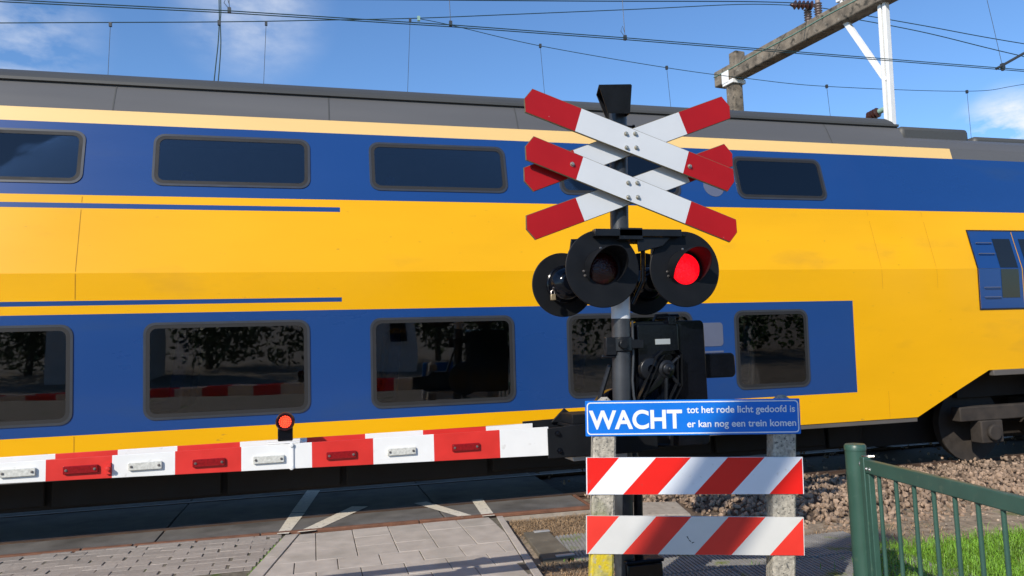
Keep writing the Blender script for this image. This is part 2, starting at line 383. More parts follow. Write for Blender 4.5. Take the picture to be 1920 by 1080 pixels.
# ribbed walkway mats, pit lid
b = MB()
def ribmat(x0, y0, x1, y1, skew=0.12, z=GZ + 0.035, pitch=0.035):
    fx = lambda x, yy: x - (y1 - yy) * skew
    b.prism([(fx(x0, y0), y0), (fx(x1, y0), y0), (x1, y1), (x0, y1)], GZ - 0.03, z, WORLD)
    x = x0 + 0.012
    while x < x1 - 0.02:
        w = 0.02
        b.prism([(fx(x, y0), y0 + .005), (fx(x + w, y0), y0 + .005), (x + w, y1 - .005), (x, y1 - .005)], z + .0005, z + 0.012, WORLD)
        x += pitch
for x0, y0, x1, y1 in ((2.13, 6.02, 2.48, 6.75), (2.49, 6.02, 2.92, 6.75)): ribmat(x0, y0, x1, y1, 0.16)
for i in range(3):
    for j in range(3):
        x0 = 2.32 + j * 0.76; y0 = 4.05 + i * 0.62
        ribmat(x0, y0, x0 + 0.75, y0 + 0.61, 0.12)
struct(b.build('walkway_mats', M_mat))
b = MB()
b.prism([(1.80, 6.02), (2.07, 6.02), (2.14, 6.98), (1.90, 6.98)], GZ, GZ + 0.05, WORLD)
lid = tag(b.build('pit_lid', M_lid, bevel=0.006, loc=(1.98, 6.5, GZ)), 'dark flat pit lid with pale metal end bars beside the paved path', 'pit lid')
b = MB(); b.box((1.99, 6.90, GZ + .051), (2.14, 6.955, GZ + .062)); b.build('end_bar', M_galv, lid, bevel=.003)
b = MB(); b.box((1.92, 6.03, GZ + .051), (2.08, 6.075, GZ + .062)); b.build('end_bar', M_galv, lid, bevel=.003)

# concrete deflector blocks at the deck end
b = MB()
for (x0, x1, ya, yb) in ((2.97, 3.68, 7.02, 7.50),):
    vs = [(x0, ya, GZ), (x1, ya - .05, GZ), (x1 + .12, yb, GZ), (x0 + .05, yb + .05, GZ), (x0, ya, 0.03), (x1 - .03, ya - .03, 0.0), (x1 + .08, yb, 0.02), (x0 + .05, yb + .05, 0.06)]
    b.add(vs, ((3, 2, 1, 0), (4, 5, 6, 7), (0, 1, 5, 4), (1, 2, 6, 5), (2, 3, 7, 6), (3, 0, 4, 7)))
tag(b.build('concrete_block', M_kerb, bevel=0.012, loc=(3.35, 7.2, GZ)), 'low sloping concrete block on the ballast behind the signal pole', 'concrete block')

# track: rails, sleepers
TY = 9.25
M_rail = mat('rail_steel', (0.10, 0.06, 0.04), 0.6, metal=0.4, var=0.3)
prof = [(-.07, -.16), (.07, -.16), (.07, -.145), (.012, -.125), (.012, -.045), (.035, -.03), (.035, 0), (-.035, 0), (-.035, -.03), (-.012, -.045), (-.012, -.125), (-.07, -.145)]
for ty, word in ((TY - .75, 'nearer'), (TY + .75, 'farther')):
    b = MB(); b.prism([(y_, z_) for y_, z_ in prof], -40, 60, (Vector((0, ty, 0.003)), Vector((0, 1, 0)), Vector((0, 0, 1)), Vector((1, 0, 0))))
    tag(b.build('rail', M_rail, loc=(0, ty, 0)), 'brown steel rail under the train, the %s one of the track' % word, 'rail')
M_slp = mat('sleeper_wood', (0.13, 0.085, 0.06), 0.9, var=0.4, scale=6, bump=0.5, bscale=30, stretch=(6, 1, 1))
slp = None
for k in range(26):
    x = 3.9 + 0.62 * k
    if slp is None:
        b = MB(); b.box((x - .12, TY - 1.30, -.26), (x + .12, TY + 1.30, -.075)); slp = b.build('sleeper', M_slp, bevel=0.01, loc=(x, TY, 0)); o = slp
        for sy in (-.75, .75):
            b = MB(); b.box((x - .07, TY + sy - .17, -.075), (x + .07, TY + sy + .17, -.06)); b.tube([(x, TY + sy - .12, -.06), (x, TY + sy - .12, -.0)], .02, 8); b.tube([(x, TY + sy + .12, -.06), (x, TY + sy + .12, -.0)], .02, 8)
            b.build('rail_clip', M_rail, slp)
    else:
        o = slp.copy(); COL.objects.link(o); o.location.x = x
        for ch in slp.children:
            c = ch.copy(); COL.objects.link(c); c.parent = o
    tag(o, 'brown timber sleeper lying in the ballast under the train', 'sleeper', 'sleepers of the near track')

# ballast stones, one heap nobody could count
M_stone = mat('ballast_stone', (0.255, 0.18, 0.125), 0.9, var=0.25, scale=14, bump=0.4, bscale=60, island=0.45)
import bmesh
def stone_proto(seed):
    rn = random.Random(seed); bm = bmesh.new(); bmesh.ops.create_icosphere(bm, subdivisions=1, radius=1)
    sx, sy, sz = rn.uniform(.8, 1.3), rn.uniform(.7, 1), rn.uniform(.5, .85)
    for v in bm.verts:
        k = rn.uniform(.6, 1.25); v.co = Vector((v.co.x * sx * k, v.co.y * sy * k, v.co.z * sz * k))
    vs = [v.co.copy() for v in bm.verts]; fs = [tuple(v.index for v in f.verts) for f in bm.faces]; bm.free(); return vs, fs
protos = [stone_proto(i) for i in range(14)]
def near_edge(x):                                        # where the ballast stops towards the viewer
    if x < 4.8: return 7.0 - (x - 3.6) * 0.80 if x > 3.6 else 7.1
    return 6.04 + 0.02 * (x - 4.8)
b = MB(); rn = random.Random(3)
cnt = 0
while cnt < 11000:
    x = rn.uniform(2.95, 15) if rn.random() < .8 else rn.uniform(15, 26); y = rn.uniform(5.9, 8.3 if rn.random() < .9 else 10.6)
    e = near_edge(x) + rn.gauss(0, .05)
    if y < e: continue
    if x < 3.85 and y < 7.62 and y > 6.9 and x > 2.8: continue
    if x < 3.0 and y > 7.3: continue
    h = min(0.10, (y - e) * 0.12)
    r = rn.uniform(.014, .034) * (1.15 if y < 7.6 else 1)
    # keep sleeper tops clear
    if y > TY - 1.30 and abs(((x - 3.9 + .31) % .62) - .31) < .11: continue
    vs, fs = protos[rn.randrange(14)]
    q = mathutils.Euler((rn.uniform(0, 6), rn.uniform(0, 6), rn.uniform(0, 6))).to_matrix()
    p = Vector((x, y, GZ + h - .035 + rn.uniform(0, .035)))
    b.add([p + (q @ v) * r for v in vs], fs); cnt += 1
b.keep = True
struct(b.build('ballast', M_stone, smooth=False), 'stuff')
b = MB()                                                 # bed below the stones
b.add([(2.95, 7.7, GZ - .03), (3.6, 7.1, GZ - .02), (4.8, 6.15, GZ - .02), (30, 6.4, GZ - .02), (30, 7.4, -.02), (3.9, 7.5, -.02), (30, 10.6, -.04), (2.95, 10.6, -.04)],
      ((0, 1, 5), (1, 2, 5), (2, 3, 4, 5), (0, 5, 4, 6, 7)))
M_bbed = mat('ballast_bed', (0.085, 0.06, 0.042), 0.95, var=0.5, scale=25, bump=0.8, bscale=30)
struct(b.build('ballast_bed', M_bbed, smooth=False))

b = MB(); rn = random.Random(21)
for _ in range(1500):
    x, y = rn.uniform(1.7, 8.0), rn.uniform(4.4, 7.5)
    if x < 3.0 and y < 6.75 and x > 2.0: continue
    if y > near_edge(x): continue
    vs, fs = protos[rn.randrange(14)]; q = mathutils.Euler((rn.uniform(0, 6), rn.uniform(0, 6), 0)).to_matrix(); r = rn.uniform(.004, .016)
    p = Vector((x, y, GZ + r * .3)); b.add([p + (q @ v) * r for v in vs], fs)
b.keep = True
struct(b.build('pebbles', mat('pebble', (.30, .24, .18), .9, var=.2, island=.5), smooth=False), 'stuff')
# grass right of the fence and dry straw on the dirt
def blades(name, m_, pts, hmin, hmax, w, lean, seed):
    rn = random.Random(seed); b = MB(); b.open = True; b.keep = True
    for (x, y, z) in pts:
        h = rn.uniform(hmin, hmax); a = rn.uniform(0, 6.28); ln = rn.uniform(.3, 1) * lean * h
        d = Vector((math.cos(a), math.sin(a), 0)); s_ = Vector((-d.y, d.x, 0)) * w * rn.uniform(.6, 1.2)
        p = Vector((x, y, z)); q = p + d * ln * .35 + Vector((0, 0, h * .6)); t = p + d * ln + Vector((0, 0, h * (1 - .35 * min(1, ln / h))))
        b.add([p - s_, p + s_, q + s_ * .8, q - s_ * .8, t], [(0, 1, 2, 3), (3, 2, 4)])
    return b.build(name, m_, smooth=False)
M_grass = mat('grass_blade', (0.14, 0.29, 0.022), 0.55, var=0.3, scale=3, island=0.45)
rn = random.Random(5); pts = []
while len(pts) < 42000:
    x, y = rn.uniform(3.2, 6.9), rn.uniform(2.9, 5.6)
    edge = 5.30 + rn.gauss(0, .09)
    if y > edge: continue
    if x < 4.7 and y > 4.05 and x < 3.40 + (y - 4.0) * .62: 
        if rn.random() < .985: continue
    pts.append((x, y, GZ))
struct(blades('grass', M_grass, pts, 05e-2, .15, .0030, .95, 11), 'stuff')
M_straw = mat('dry_straw', (0.30, 0.20, 0.11), 0.8, var=0.3, scale=5, island=0.5)
pts = []
while len(pts) < 9000:
    k = rn.random()
    if k < .45: x, y = rn.uniform(1.85, 3.0), rn.uniform(6.78, 7.62)
    elif k < .75: x, y = rn.uniform(1.62, 2.3), rn.uniform(4.6, 6.0)
    elif k < .83: x, y = rn.uniform(2.2, 3.6), rn.uniform(5.93, 6.9)
    else: x, y = rn.uniform(3.6, 5.6), rn.uniform(4.6, 6.1)
    if x < Rx(y) + .02: continue
    if 1.78 < x < 2.15 and 6.05 < y < 6.95 and rn.random() < .9: continue
    if x > 2.3 and y < 5.9 and x < 4.4 and rn.random() < .9: continue
    pts.append((x, y, GZ + .005))
struct(blades('dry_straw', M_straw, pts, .01, .05, .003, 3.0, 12), 'stuff')
pts = []
for _ in range(500):
    y = rn.uniform(5.9, 7.6); pts.append((Lx(y) + rn.uniform(-.02, .0), y, -.012)) if rn.random() < .45 else None
for _ in range(200):
    y = rn.uniform(5.9, 6.8); pts.append((2.1 + rn.uniform(-.02, .25) - (6.75 - y) * .16, y, GZ + .03))
struct(blades('moss', M_grass, pts, .008, .022, .004, 1.0, 13), 'stuff')

# ------------------------------------------------------------------ train
YT, TRACK, TY = 7.41, TY, 8.81                               # designed about its own axis, then set to size on the track
X0, X1 = -13.0, 11.9
train = thing('passenger_train', 'yellow and blue double-deck passenger train with grey roof standing across the level crossing', 'train', (0, TY, 0))
def yoff(z):
    pts = [(.70, .055), (2.513, 0.0), (2.519, 0.0015), (4.15, .3845), (4.46, .55)]
    for (za, a), (zb, c) in zip(pts[:-1], pts[1:]):
        if z <= zb: return a + (c - a) * (z - za) / (zb - za)
    return .55
def P(x, z, d=0.0):
    # point on the near side of the body, d metres proud of it
    s_ = (yoff(z + .01) - yoff(z - .01)) / .02
    nrm = Vector((0, -1, s_)).normalized()
    return Vector((x, YT + yoff(z), z)) + nrm * d
def bz(x):                                               # lower edge of the side: rises over the bogies
    def f(u):
        if u < 6.95: return .745
        if u < 7.58: return .745 + (u - 6.95) / .63 * .30
        if u < 8.05: return 1.045 + (u - 7.58) / .47 * .215
        return 1.26
    return max(f(x), f(-1.6 - x))
YX = sorted(set([X0, X1, -8.55, -9.18, -9.65, 6.12, 6.95, 7.58, 8.05, .275, -7.7, -1.87]))
ZB = [.70, 1.078, 2.147, 2.225, 2.268, 2.516, 3.135, 3.185, 3.265, 4.0, 4.145]
def cell(x, z):
    blue = (1.078 < z < 2.147 and -7.7 < x < 6.12) or (3.265 < z < 4.0)
    if (2.225 < z < 2.268 or 3.135 < z < 3.185) and -1.87 - 6 < x < .275: blue = True
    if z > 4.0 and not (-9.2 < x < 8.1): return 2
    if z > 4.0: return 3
    return 1 if blue else 0
WINS = []
for k in range(-5, 3): WINS.append((1.31 + 2.05 * k if k < 2 else 5.43, 1.46 if k < 2 else 1.22, 3.375, 3.915))
for k in range(-4, 2): WINS.append((1.27 + 2.03 * k, 1.46, 1.175, 2.06))
WINS.append((5.02, 0.95, 1.175, 2.06))
body = MB()
crossing = [u for z in (1.078, 1.205) for u in (7.58 + (z - 1.045) / .215 * .47,)]
XX = sorted(YX + [8.1, -9.2] + crossing + [-1.6 - u for u in crossing] + [xc + s_ * (w / 2 - .03) for xc, w, _, _ in WINS for s_ in (-1, 1)])
ZB = sorted(ZB + [1.205, 2.03, 3.405, 3.885])
def in_window(x, z): return any(abs(x - xc) < w / 2 - .03 and z0 + .03 < z < z1 - .03 for xc, w, z0, z1 in WINS)
for xa, xb in zip(XX[:-1], XX[1:]):
    for za, zb in zip(ZB[:-1], ZB[1:]):
        if in_window((xa + xb) / 2, (za + zb) / 2): continue
        a0, a1 = max(za, bz(xa)), max(za, bz(xb))
        if a0 >= zb and a1 >= zb: continue
        a0, a1 = min(a0, zb), min(a1, zb)
        q = [P(xa, a0), P(xb, a1)]
        if a1 < zb: q.append(P(xb, zb))
        if a0 < zb: q.append(P(xa, zb))
        body.face(q, cell((xa + xb) / 2, (za + zb) / 2))
YB = 2 * TY - YT
for x in (X0, X1):                                       # ends and far side close the shell
    prof_ = [Vector((x, YT + yoff(z), z)) for z in ZB if z > 1.3] ; prof_ = [Vector((x, YT + .05, 1.26))] + prof_
    far = [Vector((x, 2 * TY - p.y, p.z)) for p in prof_]
    body.face(prof_ + far[::-1], 0)
body.face([(X0, YB - .05, .75), (X1, YB - .05, .75), (X1, YB - .38, 4.14), (X0, YB - .38, 4.14)], 0)
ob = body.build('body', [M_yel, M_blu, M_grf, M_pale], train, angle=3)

# roof: grey side panel, gutter lip, crown; a lower section over the vestibule
roof = MB()
RX0, RX1 = -9.0, 7.45
def sweep(mb, prof_, xa, xb, mi=0):
    for (ya, za), (yb_, zb) in zip(prof_[:-1], prof_[1:]):
        mb.face([(xa, ya, za), (xb, ya, za), (xb, yb_, zb), (xa, yb_, zb)], mi)
side = [(YT + .385, 4.146), (YT + .43, 4.25), (YT + .485, 4.365), (YT + .54, 4.45)]
lip = [(YT + .54, 4.45), (YT + .51, 4.455), (YT + .51, 4.483), (YT + .57, 4.485)]
crown = [(YT + .57, 4.485), (YT + .62, 4.55), (YT + .74, 4.63), (YT + 1.0, 4.70), (TY, 4.74), (2 * TY - YT - .9, 4.70), (2 * TY - YT - .54, 4.45), (2 * TY - YT - .385, 4.14)]
sweep(roof, side, RX0, RX1, 0); sweep(roof, lip, RX0, RX1, 1); sweep(roof, crown, RX0, RX1, 1)
for x in (RX0, RX1):
    pr = [Vector((x, y_, z_)) for y_, z_ in side + lip[1:] + crown[1:]]; roof.face(pr, 1)
low = [(YT + .385, 4.146), (YT + .44, 4.25), (YT + .56, 4.325), (YT + .8, 4.37), (TY, 4.40), (2 * TY - YT - .8, 4.37), (2 * TY - YT - .385, 4.14)]
for xa, xb in ((RX1 + .002, X1), (X0, RX0 - .002)):
    sweep(roof, low, xa, xb, 0); roof.face([Vector((xa if xb < 0 else xb, y_, z_)) for y_, z_ in low], 0)
roof.build('roof', [M_grf, M_gut], train, angle=35)
b = MB()                                                 # seams between roof sheets
for x in [RX0 + 1.02 * (2 * k + 1) for k in range(8)]:
    b = MB()
    for (ya, za), (yb_, zb) in zip(side[:-1], side[1:]):
        b.face([(x, ya - .003, za), (x + .012, ya - .003, za), (x + .012, yb_ - .003, zb + .002), (x, yb_ - .003, zb + .002)])
    b.build('roof_seam', M_gut, train, smooth=False)
for xa, xb, zt, ya, yb_ in ((7.62, 8.75, 4.53, .66, 1.6), (8.90, 10.6, 4.46, .72, 1.7)):
    b = MB(); b.box((xa, YT + ya, 4.30), (xb, YT + yb_, zt))
    b.build('roof_unit', M_gut, train, bevel=.06)

# windows
def wframe(x, z):
    e = .02; o = P(x, z); vdir = (P(x, z + e) - P(x, z - e)).normalized()
    return (o, Vector((1, 0, 0)), vdir, Vector((1, 0, 0)).cross(vdir))
def window(xc, w, z0, z1):
    zc = (z0 + z1) / 2; fr = wframe(xc, zc); h = (z1 - z0) / (2 * fr[2].z)
    fb = MB(); fb.ring(rrect(-w / 2, -h, w / 2, h, .10), rrect(-w / 2 + .022, -h + .022, w / 2 - .022, h - .022, .085), 0.0, .008, fr)
    wn_ = fb.build('window', M_frame, train)
    g = MB(); g.ring(rrect(-w / 2 + .021, -h + .021, w / 2 - .021, h - .021, .085), rrect(-w / 2 + .055, -h + .055, w / 2 - .055, h - .055, .06), 0.0, .007, fr)
    g.build('gasket', M_rubber, wn_)
    p = MB(); p.prism(rrect(-w / 2 + .05, -h + .05, w / 2 - .05, h - .05, .06), .0, .0045, fr); p.build('pane', M_glass, wn_, smooth=False)
for wdef in WINS: window(*wdef)
# what shows through the tinted glass: linings, floors and seats
b = MB(); b.box((-12.8, YT + 1.9, 1.0), (7.6, YT + 1.93, 4.25)); b.build('aisle_wall', M_inner, train)
b = MB(); b.box((-12.8, YT + .10, 2.30), (7.6, YT + 1.9, 2.50)); b.build('upper_floor', M_inner, train)
b = MB(); b.box((-9.4, YT + .10, .80), (6.9, YT + 1.9, .84)); b.build('lower_floor', M_inner, train)
b = MB(); b.box((-12.8, YT + .45, 4.22), (7.6, YT + 1.9, 4.25)); b.build('ceiling', M_inner, train)
for x in (-12.7, 7.0): b = MB(); b.box((x, YT + .46, 2.5), (x + .03, YT + 1.9, 4.2)); b.build('bulkhead', M_inner, train)
for x in (-9.3, 6.2): b = MB(); b.box((x, YT + .10, .84), (x + .03, YT + 1.9, 2.3)); b.build('bulkhead', M_inner, train)
seat = None
for zf, y0, x0, n in ((.84, .30, -7.4, 13), (2.50, .55, -7.4, 13)):
    for k in range(n):
        x = x0 + 1.02 * k; sgn_ = 1 if k % 2 else -1
        for side_ in (0, 1):
            p = Vector((x, YT + y0 + .25 + side_ * .5, zf))
            if seat is None:
                b = MB(); fs_ = (p, XA_ := Vector((1, 0, 0)), Vector((0, 1, 0)), Vector((0, 0, 1)))
                b.prism([(-.05, .40), (.45, .40), (.46, .48), (.06, .50), (-.02, 1.12), (-.12, 1.12), (-.12, .9)], -.22, .22, (p, Vector((1, 0, 0)), Vector((0, 0, 1)), Vector((0, -1, 0))))
                seat = b.build('seat', M_seat, train, bevel=.03); o = seat; seat_at = p.copy()
            else:
                o = seat.copy(); COL.objects.link(o); o.parent = train
            if sgn_ < 0:
                o.rotation_euler = (0, 0, math.pi); c_ = seat_at - Vector(parent_loc(train)); o.location = (p - Vector(parent_loc(train))) - Matrix.Rotation(math.pi, 3, 'Z') @ c_
            else: o.location = p - seat_at
# pale round and rounded decals between the last windows
b = MB(); fr = wframe(4.52, 3.52); b.prism([(.13 * math.cos(R(a)), .13 * math.sin(R(a))) for a in range(0, 360, 15)], 0, .004, fr); b.build('decal', M_decal, train, smooth=False)
b = MB(); fr = wframe(4.24, 1.80); b.prism(rrect(-.16, -.13, .16, .13, .04), 0, .004, fr)
for v in (-.20, -.28, -.40, -.46): b.prism([(-.16, v), (.16, v), (.16, v + .018), (-.16, v + .018)], 0, .004, fr)
b.build('decal', M_decal, train, smooth=False)

# vestibule door
d0, d1 = 7.98, 9.35
dr = MB(); fr = wframe(0, 2.40)
def door_pts(xa, xb, za, zb, d): return [P(xa, za, d), P(xb, za, d), P(xb, 2.515, d), P(xa, 2.515, d)], [P(xa, 2.517, d), P(xb, 2.517, d), P(xb, zb, d), P(xa, zb, d)]
for xa, xb in ((d0, (d0 + d1) / 2 - .006), ((d0 + d1) / 2 + .006, d1)):
    for q in door_pts(xa, xb, 2.02, 3.0, .008): dr.face(q)
    for q0, q1 in zip(*[iter([P(xa, 2.02), P(xa, 2.02, .008)])] * 2): pass
dr.open = True
door = dr.build('door', M_blu, train, smooth=False)
b = MB(); zz_ = 2.016
for xa, xb in ((d0 - .02, d0), (d1, d1 + .02)):
    for q in door_pts(xa, xb, 2.0, 3.02, .006): b.face(q)
for z in (2.0, 3.0): b.face([P(d0, z, .006), P(d1, z, .006), P(d1, z + .02, .006), P(d0, z + .02, .006)])
b.open = True; b.build('door_seal', M_rubber, door, smooth=False)
for z in (2.16, 2.28, 2.70, 2.84):
    b = MB(); b.tube([P(d0 + .06, z, .03), P(d0 + .30, z, .03)], .006, 6); 
    for x in (d0 + .07, d0 + .29): b.tube([P(x, z, 0), P(x, z, .03)], .006, 6)
    b.build('handrail', M_decal, door)
for xa, xb in ((d0 + .34, d0 + .62), (d0 + .76, d0 + 1.04)):
    b = MB(); b.open = True; b.face([P(xa, 2.525, .012), P(xb, 2.525, .012), P(xb, 2.90, .012), P(xa, 2.90, .012)]); b.face([P(xa, 2.15, .012), P(xb, 2.15, .012), P(xb, 2.507, .012), P(xa, 2.507, .012)]); b.build('door_window', M_glassd, door, smooth=False)
# panel seams of the side
b = MB(); b.open = True
for x in (6.55, -2.05, 7.35):
    for za, zb in ((.76, 1.07), (2.28, 2.51), (2.53, 3.12), (3.19, 3.25)):
        if za < bz(x): continue
        b.face([P(x, za, .003), P(x + .004, za, .002), P(x + .004, zb, .002), P(x, zb, .003)])
b.build('panel_seam', mat('seam_shadow', (.45, .22, .01), .6), train, smooth=False)
b = MB(); b.box((-8.5, YT + .14, .745), (6.9, YB - .14, .775)); b.build('floor_pan', M_under, train)
b = MB(); b.box((-8.5, YT + .062, .690), (6.95, YT + .13, .742)); b.build('sill', M_sill, train, bevel=.006)
b = MB(); b.box((8.1, YT + .02, 1.19), (X1, YT + .09, 1.258)); b.build('sill', M_sill, train, bevel=.006)
# underframe between the bogies
b = MB(); b.box((-8.4, YT + .72, .34), (6.7, YB - .72, .73))
x = -8.2
while x < 6.3:
    w = random.choice((.7, 1.1, 1.5)); b.box((x, YT + .66, .36 + random.uniform(0, .06)), (min(x + w, 6.6), YT + .719, .68)); x += w + .06
b.build('underframe', M_under, train, bevel=.012)
for bx in (9.55, -11.15):
    bg_ = MB(); bg_.box((bx - 1.75, YT + .28, .62), (bx + 1.75, YT + .42, .80)); bg_.box((bx - .45, YT + .24, .40), (bx + .45, YT + .44, .62)); bg_.box((bx - 1.75, YB - .42, .62), (bx + 1.75, YB - .28, .80)); bg_.box((bx - .3, YT + .42, .5), (bx + .3, YB - .42, .85))
    for ax in (-1.3, 1.3):
        bg_.box((bx + ax - .17, YT + .25, .34), (bx + ax + .17, YT + .43, .62))
        bg_.lathe([(.0, 0), (.10, 0), (.10, .05), (0, .05)], (Vector((bx + ax, YT + .25, .47)), Vector((1, 0, 0)), Vector((0, 0, 1)), Vector((0, -1, 0))), 16)
    for sx in (-.32, .32):
        for k in range(7): bg_.lathe([(.09, 0), (.115, .02), (.09, .04)], (Vector((bx + sx, YT + .33, .82 + k * .045)), Vector((1, 0, 0)), Vector((0, 1, 0)), Vector((0, 0, 1))), 14)
    bo = bg_.build('bogie', M_bogie, train, bevel=.015)
    for ax in (-1.3, 1.3):
        for wy in (TY - .75, TY + .75):
            w = MB(); w.lathe([(0, -.06), (.2, -.05), (.36, -.06), (.46, -.065), (.46, .03), (.49, .04), (.49, .065), (.36, .06), (0, .06)], (Vector((bx + ax, wy, .56)), Vector((1, 0, 0)), Vector((0, 0, 1)), Vector((0, -1 if wy < TY else 1, 0))), 32)
            w.build('wheel', M_bogie, bo)
b = MB(); b.box((6.72, TY - .5, .30), (X1, TY + .5, .95)); b.build('underframe', M_under, train)
b = MB(); b.box((8.0, YT + .5, .9), (X1, YB - .5, 1.24)); b.build('underframe', M_under, train)
b = MB(); b.box((-13, YT + .5, .9), (-9.7, YB - .5, 1.24)); b.build('underframe', M_under, train)
# gangway and the start of the next carriage
b = MB()
for k in range(6): b.box((X1 + .02 + k * .13, TY - .8 - .03 * (k % 2), 1.2), (X1 + .12 + k * .13, TY + .8 + .03 * (k % 2), 3.5))
b.build('gangway', M_rubber, train)
b = MB(); XN = X1 + .85
for za, zb, mi in ((1.26, 2.516, 0), (2.516, 3.265, 0), (3.265, 4.0, 1), (4.0, 4.145, 2)): b.face([P(XN, za), P(XN + 12, za), P(XN + 12, zb), P(XN, zb)], mi)
sweep(b, low, XN, XN + 12, 2)
b.face([Vector((XN, YT + .05, 1.26)), Vector((XN, YT, 2.516)), Vector((XN, YT + .38, 4.14))] + [Vector((XN, y_, z_)) for y_, z_ in low[1:-1]] + [Vector((XN, YB - .38, 4.14)), Vector((XN, YB, 2.516)), Vector((XN, YB - .05, 1.26))], 0)
b.open = True
b.build('coupled_carriage', [M_yel, M_blu, M_grf], train, angle=3)

train.scale = (1.05, 1.05, 1.05); train.location = (0, TRACK, -.083); TY = TRACK

# ------------------------------------------------------------------ level crossing signal
sig = thing('level_crossing_signal', 'black level crossing signal pole with double red and white diagonal cross and round red lamps', 'crossing signal', (2.05, 4.8, GZ))
XA, ZA = Vector((1, 0, 0)), Vector((0, 0, 1))
FY = Vector((0, -1, 0))
ptop, pbot = onY(1158, 205, 4.8), onY(1170, 1000, 4.8)
pdir = (ptop - pbot).normalized()
def pole_at(z): return pbot + pdir * ((z - pbot.z) / pdir.z)
RP = .064
b = MB(); b.tube([pole_at(GZ - .05), pole_at(1.876)], RP, 28); b.tube([pole_at(2.05), pole_at(3.36)], RP, 28); b.build('pole', M_pole, sig)
b = MB(); b.tube([pole_at(1.8765), pole_at(2.0495)], RP + .001, 28); b.build('white_band', M_white, sig)
b = MB(); c0 = pole_at(.23); b.box((c0.x - .02, c0.y - .10, GZ), (c0.x + .235, c0.y + .14, .25)); b.box((c0.x - .03, c0.y - .11, .25), (c0.x + .245, c0.y + .15, .275)); b.build('base_box', M_gloss, sig, bevel=.015)
b = MB(); b.tube([pole_at(GZ) + Vector((.115, .02, 0)), pole_at(.75) + Vector((.115, .02, 0)), pole_at(.95) + Vector((.10, .05, 0))], .032, 14); b.build('conduit', M_black, sig)
# bell hood on the pole top
b = MB(); Yh = 4.68
hp = [onY(px, py, Yh) for px, py in ((1119, 164), (1179, 163), (1180, 213), (1140, 212))]
t0 = [p + Vector((0, .0, 0)) for p in hp]; t1 = [p + Vector((0.0, .15, 0)) for p in hp]
t1[0].x += .055; t1[3].x += .05; t0[0].y -= .04; t0[1].y -= .04
def sheet(q, th=.006):
    n_ = (q[1] - q[0]).cross(q[2] - q[0]).normalized() * th
    b.add(list(q) + [p + n_ for p in q], ((0, 1, 2, 3), (7, 6, 5, 4), (0, 4, 5, 1), (1, 5, 6, 2), (2, 6, 7, 3), (3, 7, 4, 0)))
sheet((t0[0], t0[1], t0[2], t0[3])); sheet((t1[1], t1[0], t1[3], t1[2])); sheet((t0[0], t1[0], t1[1], t0[1]), -.006); sheet((t0[1], t1[1], t1[2], t0[2]), -.006)
hd = b.build('bell_hood', M_black, sig, bevel=.003)
b = MB(); b.lathe([(0, 0), (.05, .0), (.085, .03), (.09, .10), (.08, .115), (0, .115)], (pole_at(3.36) + Vector((0, .0, 0)), XA, Vector((0, 1, 0)), ZA), 24); b.build('bell', M_black, hd)
b = MB(); q = pole_at(3.24); b.tube([q + Vector((.06, -.02, 0)), q + Vector((.105, -.02, 0))], .008, 8); b.tube([q + Vector((.105, -.02, 0)), q + Vector((.116, -.02, 0))], .016, 8); b.build('screw', M_black, sig)
# crosses
def cross_board(pa, pb, Y, w, seedlabel=None):
    a, c = onY(*pa, Y), onY(*pb, Y); d = (c - a); L_ = d.length; d.normalize(); nrm = Vector((0, -1, 0)); v = nrm.cross(d)
    fr = ((a + c) / 2, d, v, nrm)
    h = w / 2; tip = .032; r_ = L_ / 2; q = L_ * .243; th = .012
    mb = MB()
    mb.prism([(-r_, 0), (-r_ + tip, -h), (-r_ + q, -h), (-r_ + q, h), (-r_ + tip, h)], 0, th, fr, 1, 2)
    mb.prism([(-r_ + q, -h), (r_ - q, -h), (r_ - q, h), (-r_ + q, h)], 0, th, fr, 0, 2)
    mb.prism([(r_, 0), (r_ - tip, h), (r_ - q, h), (r_ - q, -h), (r_ - tip, -h)], 0, th, fr, 1, 2)
    e = .0035; mb.prism([(-r_ - e, 0), (-r_ + tip - e * .6, -h - e), (r_ - tip + e * .6, -h - e), (r_ + e, 0), (r_ - tip + e * .6, h + e), (-r_ + tip - e * .6, h + e)], -.004, th - .003, fr, 2)
    ob_ = mb.build('cross_board', [M_white, M_red, M_moss], sig, smooth=False)
    return ob_, fr
def bolt(par, p, n_=FY, r=.011, hh=.014, name='bolt', m_=None):
    mb = MB(); x, y, z = frame(n_); mb.lathe([(r * 1.5, -.001), (r * 1.5, .003), (r, .003), (r, hh), (r * .8, hh + .003), (0, hh + .003)], (Vector(p), x, y, z), 8); return mb.build(name, m_ or M_bolt, par)
AW = .167
fB, _ = cross_board((983, 340), (1366, 200), 4.70, AW); fD, _ = cross_board((987, 430), (1371, 289), 4.70, AW)
fA, _ = cross_board((983, 186), (1375, 341), 4.64, AW); fC, _ = cross_board((985, 275), (1380, 436), 4.64, AW)
for px, py in ((1174, 251), (1191, 251), (1175, 277), (1193, 277)): bolt(fA, onY(px, py, 4.628))
bolt(fA, onY(1293, 312, 4.628))
for px, py in ((1178, 343), (1195, 343), (1178, 370), (1196, 370)): bolt(fC, onY(px, py, 4.628))
bolt(fC, onY(1073, 308, 4.628))
for px, py in ((1184, 264), (1187, 357)):
    b = MB(); p = onY(px, py, 4.70); b.box((p.x - .09, 4.702, p.z - .06), (p.x + .07, 4.76, p.z + .06))
    b.build('clamp', M_black, sig, bevel=.005)
